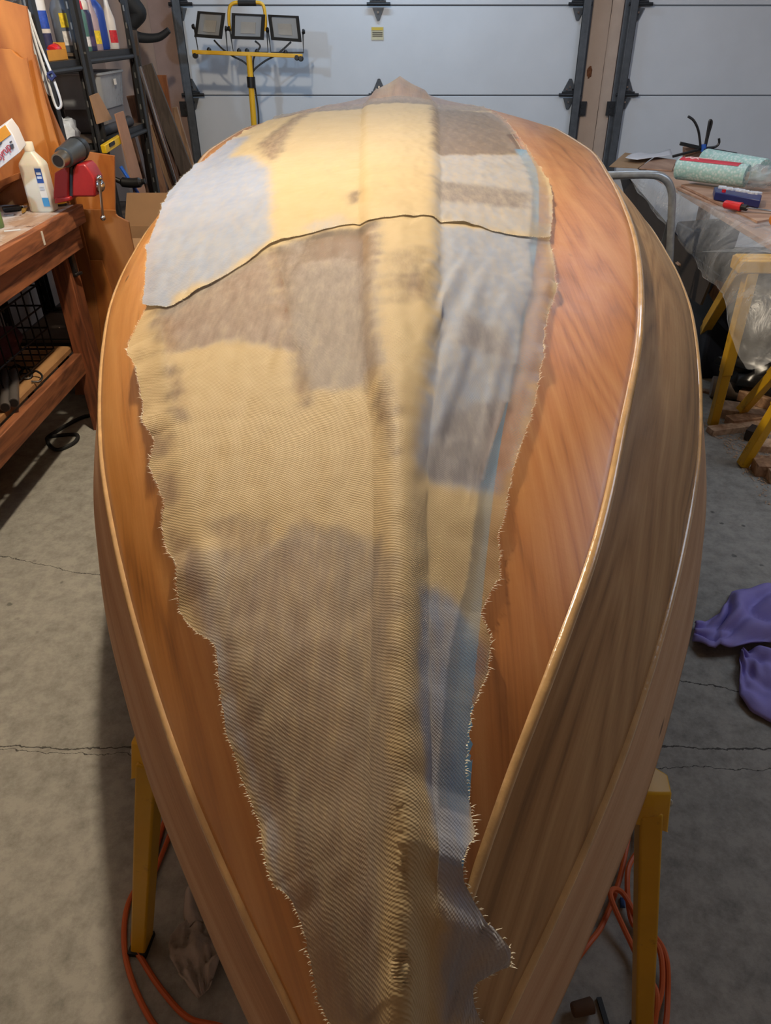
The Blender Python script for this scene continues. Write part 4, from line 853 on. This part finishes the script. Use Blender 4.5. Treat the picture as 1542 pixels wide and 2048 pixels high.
obj('label', MB().box((-1.347, 3.98, 1.27), (.002, .03, .024)), mat('label_white', (216, 214, 210), .5), tb)
one('cardboard_piece', MB().prism([(-1.318,3.533,1.243),(-1.318,3.634,1.248),(-1.318,3.743,1.137),(-1.318,3.552,1.136)], (.006, 0, 0)), mat('tan_card', (160, 128, 100), .85), 'tan cardboard rectangle hanging tilted before the tote', 'cardboard', smooth=0)
one('cardboard_strip', MB().prism([(-1.27,3.677,1.163),(-1.27,3.791,1.165),(-1.27,3.897,0.821),(-1.27,3.911,0.712),(-1.27,3.746,0.746)], (-.006, 0, 0)), mat('pink_card', (166, 128, 106), .85), 'long pale cardboard strip leaning against the farther shelving unit', 'cardboard', smooth=0)
lv = thing('spirit_level', 'yellow spirit level with black ends lying across the shelf edge', 'level', (-1.285,3.607,1.053))
obj('body', MB().beam((-1.29,3.497,1.044), (-1.29,3.776,1.06), .022, .034), mat('level_yellow', (214, 178, 30), .4), lv, bevel=.003)
obj('window', MB().beam((-1.277,3.543,1.054), (-1.277,3.613,1.057), .004, .014), M_black, lv); obj('end_cap', MB().beam((-1.29,3.776,1.06), (-1.29,3.836,1.061), .025, .038), M_black, lv, bevel=.003)
for y, r, lab in ((3.86, .022, 'nearer'), (4.0, .018, 'farther')):
    one('dark_roll', MB().tube([(-1.365, y - .18 if r > .02 else y - .22, 1.065 + r), (-1.365 - (.0 if r > .02 else .05), y + .28, 1.065 + r + .001)], r, 12), mat('roll_dark', (50, 48, 52), .6), 'dark rolled sheet along the middle shelf edge, the %s of two' % lab, 'roll')
# white cord coil
wc = MB()
for k, pts in enumerate(([(-1.31,3.1,1.538),(-1.296,3.1,1.442),(-1.276,3.1,1.342),(-1.266,3.1,1.255),(-1.281,3.1,1.234),(-1.291,3.1,1.252),(-1.298,3.1,1.342),(-1.308,3.1,1.449)], [(-1.314,3.12,1.532),(-1.317,3.12,1.434),(-1.303,3.12,1.325),(-1.308,3.12,1.28),(-1.316,3.12,1.293),(-1.317,3.12,1.357),(-1.319,3.12,1.464)], [(-1.32,3.11,1.523),(-1.32,3.11,1.449),(-1.308,3.11,1.373),(-1.318,3.11,1.326),(-1.324,3.11,1.341),(-1.321,3.11,1.419)])): wc.tube(spline(pts, 6, True), .0048, 7, True)
wcb = thing('white_cable', 'coil of white cable hanging beside the plywood panels', 'cable', (-1.268,3.1,1.246)); obj('loops', wc, mat('cable_white', (196, 202, 210), .4), wcb)
obj('twist_tie', MB().tube([(-1.286,3.09,1.346),(-1.269,3.09,1.352),(-1.262,3.09,1.339),(-1.276,3.09,1.327),(-1.285,3.09,1.336)], .006, 6, True), mat('tie_blue', (34, 44, 96), .5), wcb)
obj('hanger', MB().tube([(-1.313,3.11,1.535),(-1.306,3.11,1.595)], .004, 6), M_wire, wcb)
# leaning boards by the door jamb
def lean(a, b, w, th, m, lab, nm='leaning_board', cat='board'):
    a, b = Vector(a), Vector(b); k = (a.z - .01) / max(a.z - b.z, .05); b = a + (b - a) * k
    return one(nm, MB().beam(a, b, w, th, (0, 1, 0)), m, lab, cat, bevel=.002)
BW = [wood('board_' + n, d, l, (20, 20, 2)) for n, d, l in (('dark', (48, 38, 32), (72, 58, 48)), ('pink', (112, 82, 66), (146, 112, 92)), ('grey', (62, 54, 50), (86, 76, 70)), ('orange', (110, 62, 34), (146, 92, 56)), ('tan', (122, 96, 76), (160, 130, 106)), ('brown', (72, 48, 36), (100, 70, 54)))]
lean((-1.458,4.72,1.468), (-1.484,4.72,0.801), .06, .02, BW[0], 'dark narrow board nearest the shelving among the leaning boards')
lean((-1.518,4.76,1.159), (-1.464,4.76,0.679), .085, .02, BW[1], 'pinkish board left of the chrome pole')
lean((-1.564,4.65,1.019), (-1.533,4.65,0.676), .07, .02, BW[5], 'short brown board low beside the shelving end')
lean((-1.483,4.95,1.297), (-1.311,4.95,0.646), .085, .02, BW[2], 'grey-brown wide board crossing right of the chrome pole')
lean((-1.448,5.06,1.242), (-1.448,5.06,0.751), .10, .02, BW[3], 'orange-brown board standing behind the wide grey one')
lean((-1.408,5.12,1.066), (-1.346,5.12,0.683), .06, .02, BW[4], 'tan board rightmost of the leaning boards, near the door track')
lean((-1.477,4.83,1.0), (-1.394,4.83,0.629), .05, .02, BW[4], 'thin tan lath between the chrome pole and the grey board')
lean((-1.442,5.0,0.955), (-1.424,5.0,0.673), .045, .02, BW[5], 'thin brown lath before the orange-brown board')
lean((-1.481,4.8,1.304), (-1.404,4.8,0.871), .045, .02, BW[5], 'brown lath just behind the chrome pole')
a = Vector((-1.449,4.7,1.35)); b = Vector((-1.345,4.7,0.717)); b = a + (b - a) * ((a.z - .01) / (a.z - b.z))
cp = thing('chrome_pole', 'shiny chrome pole leaning among the boards', 'pole', tuple(b)); obj('shaft', MB().tube([a, b], .0095, 10), M_chrome, cp); obj('tip', MB().tube([b, b + (a - b).normalized() * .04], .014, 10), M_rubber, cp); obj('tip', MB().tube([a, a + (b - a).normalized() * .05], .012, 10), M_rubber, cp)
sw = [(-1.606,5.2,1.636),(-1.565,5.2,1.583),(-1.542,5.2,1.549),(-1.573,5.2,1.515),(-1.603,5.2,1.485),(-1.594,5.2,1.44),(-1.531,5.2,1.425),(-1.446,5.2,1.43),(-1.38,5.2,1.465)]
one('curved_hook', MB().tube(spline(sw, 6), [.05 * (1 - .75 * (i / 48)) + .004 for i in range(49)], 12), M_rubber, 'black curved hook shape hanging above the leaning boards', 'hook')
ch = thing('camp_chair', 'folded chair with a black arm and bright blue tube behind the plywood', 'chair', (-1.267,3.7,0.877)[:2] + (0,))
obj('armrest', MB().tube(spline([(-1.344,3.7,0.894),(-1.307,3.7,0.879),(-1.249,3.7,0.875),(-1.2,3.7,0.883)], 5), [.012] * 5 + [.022] * 8 + [.012] * 3, 10), M_black, ch)
a = Vector((-1.309,3.72,0.943)); b = Vector((-1.242,3.72,0.809)); obj('blue_tube', MB().tube([a, b, a + (b - a) * 3.2], .0085, 8), mat('tube_blue', (36, 92, 190), .35), ch)
cb = thing('cardboard_carton', 'open tan cardboard carton on the floor behind the plywood panels', 'box', (-1.22, 3.52, 0)); x0, x1, y0, y1, h = -1.31, -1.06, 3.36, 3.62, .70; M_card = mat('tan_carton', (158, 124, 92), .85, var=.06)
for c, d in (((x0, 3.49, h / 2), (.006, y1 - y0, h)), ((x1, 3.49, h / 2), (.006, y1 - y0, h)), (((x0 + x1) / 2, y0, h / 2), (x1 - x0, .006, h)), (((x0 + x1) / 2, y1, h / 2), (x1 - x0, .006, h))): obj('wall', MB().box(c, d), M_card, cb)
obj('flap', MB().prism([(x0, y1, h), (x1, y1, h), (x1 - .03, y1 + .03, h + .14), (x0 + .03, y1 + .03, h + .14)], (0, .005, 0)), M_card, cb); obj('flap', MB().prism([(x0, y0, h), (x1, y0, h), (x1 + .02, y0 - .09, h - .06), (x0 + .0, y0 - .09, h - .06)], (0, 0, .005)), M_card, cb)
tub((-1.05, 3.98, .0), (.30, .30, .72), mat('bucket_white', (186, 188, 190), .45), 'white_bin', 'tall white plastic bin standing behind the tan carton', 'bin')
# ---------------------------------------------------------------- right side: table, plastic, clutter
M_tply = wood('table_ply', (146, 112, 92), (184, 150, 126), (2, .8, 2), .65, 4, .05)
M_tpk = wood('pink_ply', (154, 118, 98), (190, 156, 132), (.9, 3, 3), .6, 4, .05)
tbl = thing('work_table', 'long plywood table at the right, covered with plastic and clutter', 'table', (1.95, 3.75, 0))
obj('tabletop', MB().box((1.93, 3.78, .787), (1.02, 2.0, .022)), M_tply, tbl, bevel=.002)
for x in (1.86, 2.38):
    for y in (3.2, 4.7): obj('leg', MB().box((x, y, .388), (.06, .06, .776)), M_benchleg, tbl)
def sheet(poly, z, th, label, m, name='plywood_sheet', cat='board'): return one(name, MB().prism([(x, y, z) for x, y, _ in poly], (0, 0, th)), m, label, cat, bevel=.001, smooth=0)
sheet([(1.404,3.975,0.8),(1.46,3.129,0.8),(1.847,3.373,0.8),(1.998,3.897,0.8),(1.606,4.057,0.8)], .799, .011, 'lower of two plywood sheets whose pale edges face the hull', M_tpk)
sheet([(1.424,3.97,0.815),(1.475,3.15,0.815),(1.831,3.351,0.815),(1.979,3.864,0.815),(1.601,4.053,0.815)], .8115, .011, 'upper plywood sheet carrying the blue socket tray', M_tpk)
sheet([(1.516,4.401,0.8),(1.657,4.057,0.8),(1.948,3.897,0.8),(2.166,4.385,0.8),(1.771,4.691,0.8)], .824, .012, 'plywood sheet under the wrapped paper rolls', M_tply)
sheet([(1.382,4.585,0.8),(1.546,4.5,0.8),(1.688,4.878,0.8),(1.595,4.997,0.8)], .799, .008, 'brown hardboard piece left of the paper rolls', M_tply)
sheet([(1.225,4.655,0.8),(1.381,4.602,0.8),(1.594,5.037,0.8),(1.461,5.207,0.8)], .799, .004, 'kraft cardboard sheet at the far left of the table', mat('kraft', (150, 118, 86), .85), 'cardboard_sheet', 'cardboard')
one('paper_sheet', loft([(1.357,4.815,0.82),(1.403,4.738,0.82),(1.68,4.934,0.82)], [(1.401,4.914,0.82),(1.577,5.058,0.82),(1.723,5.123,0.82)], 14, 6, lambda u, v: .006 + .01 * math.sin(u * 7) * v), mat('white_paper', (200, 198, 202), .6), 'white paper sheet lying crooked at the far end of the table', 'paper', smooth=180, solid=.001)
# wrapped rolls
def towel():
    t = NT('embossed_towel'); v = t.coord('Object', (1, 1, 1), (.5, .4, .3)); vo = t.new('ShaderNodeTexVoronoi'); vo.inputs['Scale'].default_value = 75; t.link(v, vo.inputs['Vector'])
    t.link(t.ramp(vo.outputs['Distance'], [(.1, lin((206, 216, 212))), (.6, lin((156, 192, 186)))]), t.b.inputs['Base Color']); t.set(.6); t.bump(vo.outputs['Distance'], .6, .003); return t.m
M_tow = towel(); M_core = mat('card_core', (176, 152, 130), .8)
pk = thing('paper_towel_pack', 'wrapped pack of pale green embossed paper rolls with a red label', 'paper towels', (1.623,4.135,0.84))
for a, b, r in (((1.411,4.026,0.89), (1.669,3.794,0.89), .052), ((1.65,4.319,0.89), (1.822,3.965,0.89), .052)):
    a, b = Vector(a), Vector(b); rl = obj('roll', MB().lathe([(.02, 0), (r * .93, 0), (r, .006), (r, (b - a).length - .006), (r * .93, (b - a).length), (.02, (b - a).length)], a, 24, b - a), M_tow, pk); obj('core', MB().tube([b - (b - a).normalized() * .01, b + (b - a).normalized() * .004], .019, 14), M_core, rl)
a0, a1 = Vector((1.351,3.844,0.944)), Vector((1.579,3.697,0.944)); q = Vector((.03, .10, 0))
ra, rb = Vector((1.411,4.026,0.89)), Vector((1.669,3.794,0.89)); rd = (rb - ra).normalized(); rs = rd.cross(Vector((0, 0, 1))).normalized()
def onroll(u, deg, e=.0015): return ra.lerp(rb, u) + (rs * math.cos(math.radians(deg)) + Vector((0, 0, 1)) * math.sin(math.radians(deg))) * (.052 + e)
lbm = obj('red_label', MB().grid([[onroll(.03 + .85 * i / 20 + (.04 * (k / 8)), 52 + 88 * k / 8) for i in range(21)] for k in range(9)]), mat('label_red', (190, 62, 74), .35, var=.1), pk, smooth=180)
obj('label_script', MB().tube(spline([onroll(.10 + .05 * k, 70 + 12 * (k % 2), .003) for k in range(5)], 4), .003, 5).tube(spline([onroll(.14 + .06 * k, 96 + 14 * (k % 2), .003) for k in range(6)], 4), .0025, 5), mat('label_pale', (224, 190, 190), .5), lbm)
obj('wrapper', MB().lump((1.731,3.794,0.89), (.10, .06, .045), 9, .5, 4), clear('wrapper', (200, 206, 206), .35, .08), pk, smooth=180)
# bundle of black straps
bs = thing('strap_bundle', 'spidery bundle of black straps tied with blue tape on the paper rolls', 'straps', (1.646,4.35,0.918)); Yb = 4.35
for pts, w in (([(1.509,4.35,0.962),(1.579,4.35,0.949),(1.641,4.35,0.937)], .018), ([(1.482,4.35,0.898),(1.567,4.35,0.92),(1.641,4.35,0.937)], .013), ([(1.641,4.35,0.937),(1.733,4.35,0.927),(1.828,4.35,0.908)], .018), ([(1.639,4.34,0.934),(1.72,4.34,0.912),(1.814,4.34,0.894)], .012)): obj('strap', MB().beam(pts[0], pts[2], .012, w), M_black, bs, bevel=.002)
for pts in ([(1.524,4.35,1.09),(1.56,4.35,1.069),(1.595,4.35,1.021),(1.623,4.35,0.947)], [(1.647,4.35,0.947),(1.645,4.35,1.014),(1.643,4.35,1.066),(1.65,4.35,1.071),(1.656,4.35,1.055),(1.652,4.35,1.007),(1.65,4.35,0.947)], [(1.713,4.35,0.986),(1.719,4.35,0.962),(1.702,4.35,0.945),(1.654,4.35,0.94)]): obj('strap_end', MB().tube(spline(pts, 6), .0065, 7), M_black, bs)
obj('blue_tape', MB().tube([(1.637,4.35,0.957),(1.644,4.35,0.925)], .015, 10), mat('tie_tape', (36, 84, 170), .5), bs)
one('wood_prop', MB().prism([(1.554,4.38,0.936),(1.591,4.38,0.943),(1.65,4.38,0.924),(1.753,4.38,0.891),(1.77,4.38,0.821),(1.579,4.38,0.821)], (0, .05, 0)), mat('prop_brown', (136, 104, 84), .8), 'brown block behind the paper rolls, under the black straps', 'block', bevel=.002)
# socket tray, chisel
st = thing('socket_tray', 'navy blue plastic tray of white packets on the plywood', 'tray', (1.577,3.63,0.824))
tp = [Vector(p) for p in [(1.482,3.698,0.862),(1.529,3.723,0.862),(1.629,3.505,0.862),(1.576,3.393,0.862),(1.443,3.575,0.862)]]; bp = [Vector((p.x, p.y - .004, .8245)) for p in tp]; m_ = MB().prism([tuple(p) for p in bp], (0, 0, .034)); obj('tray_body', m_, mat('navy_plastic', (34, 42, 98), .35), st, bevel=.004)
rnd = random.Random(3)
for k in range(7): 
    c = tp[0].lerp(tp[2], .12 + .12 * k) + Vector((.01, -.012 * (k % 2) - .01, -.001)); obj('packet', MB().box(c, (.035, .03, .012), rnd.uniform(-.8, .8), rnd.uniform(-.2, .2)), mat('packet_white', (206, 208, 216), .4, var=.25, vs=60), st, bevel=.002)
obj('red_clip', MB().box(Vector((1.48,3.567,0.855)), (.014, .012, .03)), mat('clip_red', (200, 36, 44), .4), st)
cz = thing('chisel', 'red handled chisel lying at the front of the table', 'chisel', (1.492,3.462,0.824)); h0, h1, b1 = Vector((1.421,3.391,0.842)), Vector((1.473,3.328,0.842)), Vector((1.62,3.277,0.832))
obj('handle', MB().lathe([(.012, 0), (.018, .008), (.017, .05), (.018, (h1 - h0).length)], h0, 14, h1 - h0), mat('handle_red', (206, 44, 48), .35), cz); d_ = (h1 - h0).normalized(); obj('ferrule', MB().tube([h1, h1 + d_ * .025], .013, 12), M_black, cz); obj('blade', MB().beam(h1 + d_ * .02, b1, .016, .006), M_chrome, cz, bevel=.001)
one('orange_plug', MB().lathe([(.012, 0), (.02, .006), (.02, .04), (.012, .05)], (1.495,3.088,0.84), 12, (1, 0, .1)), mat('plug_orange', (216, 130, 40), .4), 'orange knob at the right edge of the table', 'knob')
# clear plastic drop sheet
r0 = [(1.41,5.03,0.723),(1.41,4.45,0.785),(1.41,3.992,0.795),(1.41,3.641,0.804),(1.41,3.331,0.813),(1.43,3.057,0.81),(1.46,2.809,0.811)]
r1 = [(1.4,4.892,0.722),(1.4,4.264,0.731),(1.39,3.878,0.719),(1.37,3.471,0.726),(1.35,3.134,0.761),(1.36,2.913,0.782),(1.4,2.676,0.812)]
r2 = [(1.39,4.754,0.713),(1.39,4.108,0.685),(1.36,3.719,0.659),(1.33,3.275,0.654),(1.24,2.809,0.734),(1.24,2.633,0.81),(1.34,2.547,0.822)]
r3 = [(1.39,4.677,0.699),(1.38,3.929,0.636),(1.35,3.529,0.612),(1.31,3.122,0.605),(1.19,2.653,0.672),(1.19,2.472,0.641),(1.3,2.361,0.679)]
r4 = [(1.39,4.652,0.695),(1.38,3.9,0.63),(1.35,3.479,0.601),(1.3,3.051,0.604),(1.19,2.651,0.654),(1.19,2.416,0.571),(1.3,2.31,0.603)]
r5 = [(1.39,4.638,0.692),(1.38,3.881,0.627),(1.35,3.455,0.596),(1.3,3.033,0.603),(1.19,2.629,0.65),(1.19,2.353,0.511),(1.3,2.301,0.589)]
rows = [spline(r, 9) for r in (r0, r1, r2, r3, r4, r5)]; cols = list(zip(*rows)); cols = [spline(c, 7) for c in cols]
top_in = [p + Vector((.16, 0, .006)) for p in rows[0]]
grid = [list(x) for x in zip(*cols)]; grid = [top_in] + grid
for i, r in enumerate(grid):
    for j, p in enumerate(r):
        a = min(1, i / 6); r[j] = p + Vector((-.02 * a * noise.noise(V(p.y * 6, p.z * 4, 3)) - .010 * a * noise.noise(V(p.y * 20, p.z * 6, 5)), 0, .012 * a * noise.noise(V(p.y * 5, p.x * 9, 8))))
def film():
    t = NT('plastic_film'); v = t.coord('Object', (1, 1, .4)); n = t.noise(v, 5, 6, .65, 1.2); t.val(t.b, 'Base Color', (.72, .74, .77, 1))
    t.set(.28, 0, 0, .5, t.ramp(n, [(.3, (.10,) * 3), (.75, (.46,) * 3)])); t.bump(t.noise(v, 9, 5, .6, 1), .5, .03); return t.m
one('plastic_sheet', MB().grid(grid), film(), 'clear plastic drop sheet hanging over the table edge and yellow sawhorse', 'plastic sheet', smooth=180)
# dark panel below the table edge
one('dark_panel', MB().prism([(1.405,5.067,0.694),(1.405,4.905,0.711),(1.405,4.004,0.614),(1.405,3.31,0.531),(1.405,3.357,0.405),(1.405,3.875,0.37),(1.405,4.52,0.449)], (.012, 0, 0)), mat('dark_panel_brown', (58, 50, 45), .7, var=.08), 'flat dark brown panel under the table edge', 'hardboard', smooth=0)
tbp = spline([(0.832,3.3,0.971),(0.888,3.3,0.972),(1.034,3.3,0.975),(1.092,3.3,0.967),(1.129,3.3,0.942),(1.153,3.3,0.895),(1.168,3.3,0.815),(1.199,3.3,0.626),(1.244,3.3,0.353)], 6)
tb_ = thing('steel_handrail', 'bent shiny steel tube rising beside the hull at right', 'rail', tuple(tbp[-1])[:2] + (0,)); obj('tube', MB().tube(tbp + [Vector((tbp[-1].x - .01, 3.3, .0))], .0165, 12), mat('tube_steel', (150, 155, 160), .3, .45, vs=30, var=.2), tb_); obj('brace', MB().beam((1.168,3.32,0.791), (1.159,3.32,0.664), .014, .006), M_galv, tb_)
# yellow sawhorses of the table
def sawhorse(label, A, B, z, feet):
    A, B = Vector(A), Vector(B); ax = (B - A).normalized(); t = thing('sawhorse', label, 'sawhorse', ((A.x + B.x) / 2, (A.y + B.y) / 2, 0))
    obj('rail', MB().beam(A, B, .09, .05).beam(A + Vector((0, 0, .022)), B + Vector((0, 0, .022)), .06, .02), M_yel, t, bevel=.006)
    for p, f in feet:
        p, f = Vector(p), Vector(f); m = p.lerp(f, .62); f.z = .003
        lg = obj('leg', MB().beam(p, m, .05, .042, ax), M_yel, t, bevel=.004); obj('leg_extension', MB().beam(m, f, .042, .036, ax), M_yel, lg, bevel=.003)
    return t
h = (1.274,2.814,0.74)
sawhorse('yellow sawhorse at the right, its top seen through the hanging plastic', h, (h[0] + .98, h[1] - .02, .74), .74, [((h[0] + .06, h[1] - .02, .72), (1.401,2.914,0.0)), ((h[0] + .04, h[1] + .02, .72), (1.618,3.827,0.0)), ((h[0] + .90, h[1] - .02, .72), (h[0] + 1.02, h[1] + .1, 0)), ((h[0] + .90, h[1] + .02, .72), (h[0] + 1.02, h[1] + .55, 0))])
f3 = Vector((1.397,2.56,0.0)); tp3 = Vector((1.477,2.552,0.34)); d3 = (tp3 - f3).normalized(); tp3 = f3 + d3 * (.70 / d3.z)
sawhorse('yellow sawhorse at the right edge, only one slanting leg in view', tp3 + Vector((-.03, .03, .02)), tp3 + Vector((.60, .08, .02)), .74, [(tp3, f3), (tp3 + Vector((.04, .05, 0)), f3 + Vector((.15, .45, 0))), (tp3 + Vector((.55, .03, 0)), f3 + Vector((.75, .0, 0))), (tp3 + Vector((.55, .08, 0)), f3 + Vector((.8, .45, 0)))])
# bin, bags, crate, scraps
tub((1.70, 3.62, 0), (.42, .42, .52), mat('navy_bin', (24, 28, 40), .45), 'garbage_bin', 'dark navy plastic bin behind the yellow sawhorse legs', 'bin')
M_bag = mat('black_bag', (22, 22, 24), .28, var=.2)
one('garbage_bag', MB().lump((1.82, 3.20, .155), (.25, .2, .15), 12, .55, 3, 26, 18, .004), M_bag, 'black plastic garbage bag at the right edge below the plastic', 'bag', smooth=180)
one('blue_crate', MB().box((1.60, 3.95, .58), (.30, .14, .12), .3, .1), mat('slate_crate', (52, 62, 84), .5), 'slate blue crate lying tilted on the navy bin behind the table', 'crate', bevel=.01)
one('scrap_board', MB().prism([(1.436,3.36,0.456),(1.46,3.36,0.52),(1.503,3.36,0.502),(1.564,3.36,0.428),(1.509,3.36,0.368)], (0, .012, 0)), BW[5], 'brown scrap panel sticking up by the yellow sawhorse top', 'board', smooth=0)
one('scrap_board', MB().prism([(1.392,3.7,0.493),(1.406,3.7,0.501),(1.559,3.7,0.446),(1.555,3.7,0.431)], (0, .05, 0)), BW[4], 'thin brown board edge above the bin, beside the hull', 'board', smooth=0)
def block(a, b, w, h, lab, m=M_lath, z=0): return one('wood_scrap', MB().beam((a[0], a[1], z + h / 2), (b[0], b[1], z + h / 2), w, h), m, lab, 'wood scrap', bevel=.002)
M_lath2 = wood('scrap_fir', (140, 104, 76), (188, 150, 116), (9, 9, 9)); M_plk = wood('scrap_plank', (136, 112, 92), (180, 152, 126), (8, 8, 8))
block((1.36,2.838,0.0), (1.71,2.924,0.0), .05, .028, 'long pale lath on the floor between the two yellow legs')
block((1.47,2.914,0.0), (1.782,2.984,0.0), .06, .04, 'brown batten behind the long pale lath', M_lath2)
block((1.475,3.045,0.0), (1.787,2.944,0.0), .11, .045, 'wide grey-brown plank end right of the yellow leg foot', M_plk)
block((1.597,3.119,0.0), (1.8,2.924,0.0), .10, .05, 'thick brown beam lying on top of the plank end', M_lath2, .046)
block((1.419,2.508,0.0), (1.605,2.496,0.0), .07, .05, 'stout batten behind the right yellow leg foot', M_lath2)
block((1.452,2.443,0.0), (1.58,2.443,0.0), .05, .045, 'wood block end nearest the camera at the right edge', M_lath)
block((1.421,2.617,0.0), (1.647,2.588,0.0), .03, .015, 'thin stick across the sawdust under the right yellow leg', M_lath2)
block((1.513,2.715,0.0), (1.685,2.672,0.0), .08, .03, 'pale board scrap half behind the right yellow leg', M_lath)
block((1.511,2.764,0.0), (1.56,2.819,0.0), .06, .05, 'dark wood block beside the right yellow leg', mat('dark_block', (56, 48, 44), .6))
block((1.436,3.317,0.0), (1.524,3.253,0.0), .03, .012, 'flat stick on the concrete behind the yellow leg', BW[4])
tc = Vector((1.529,3.201,0.05)); tb2 = thing('cardboard_tube', 'cut cardboard tube on the floor below the black bag', 'tube', (tc.x, tc.y, 0)); mb = MB()
ta, tb3 = tc + Vector((-.03, .03, 0)), tc + Vector((.13, -.02, 0)); obj('tube', MB().lathe([(.05, 0), (.05, .17), (.046, .17), (.046, .16)], ta, 20, tb3 - ta), mat('tube_grey', (124, 112, 102), .8), tb2); obj('bore', MB().lathe([(.044, .165), (.044, .171)], ta, 20, tb3 - ta), M_black, tb2)
sd = MB(); rnd = random.Random(11)
for k in range(2600):
    x = rnd.gauss(1.56, .12); y = rnd.gauss(2.62, .22)
    if x < 1.36 + abs(noise.noise(V(y * 6, 0, 0))) * .08: continue
    s = rnd.uniform(.002, .007); a = rnd.uniform(0, PI); c, s_ = math.cos(a) * s, math.sin(a) * s; z = rnd.uniform(.001, .004)
    sd.add([(x - c, y - s_, z), (x + s_ * .4, y - c * .4, z + .001), (x + c, y + s_, z + .002), (x - s_ * .4, y + c * .4, z)], [(0, 1, 2, 3)])
tag(obj('sawdust', sd, mat('sawdust', (196, 158, 122), .9), smooth=0, kind='stuff'), 'sawdust and shavings scattered around the wood scraps', 'sawdust')
# purple cloth on the floor
M_pur = mat('purple_fabric', (140, 130, 196), .75, var=.06, vs=6, bump=.12, bs=260)
def pf(u, v): return .012 + .06 * abs(nz(u * 3.4 + 1, v * 2.8, 81)) + .012 * nz(u * 6, v * 5, 83) + .02 * (1 - v) * (u > .2)
pu = loft([(0.849,1.534,-0.0),(0.875,1.488,0.0),(0.97,1.492,0.0),(1.075,1.512,-0.0),(1.222,1.532,0.0)], [(0.876,1.599,0.0),(0.962,1.634,0.0),(1.047,1.754,0.0),(1.163,1.774,0.0),(1.317,1.73,0.0)], 40, 34, pf)
p2 = loft([(0.966,1.48,0.0),(0.903,1.325,0.0),(0.915,1.275,0.0),(0.972,1.226,0.0),(1.045,1.165,0.0)], [(0.978,1.496,0.0),(1.022,1.5,0.0),(1.06,1.476,0.0),(1.099,1.453,0.0),(1.184,1.453,0.0)], 34, 26, lambda u, v: .008 + .05 * abs(nz(u * 3 + 4, v * 2.6, 91)) + .012 * nz(u * 7, v * 6, 93))
pu.add(p2.v, p2.f)
one('purple_cloth', pu, M_pur, 'purple cloth lying rumpled in two folds on the concrete at right', 'cloth', smooth=180, solid=.003)
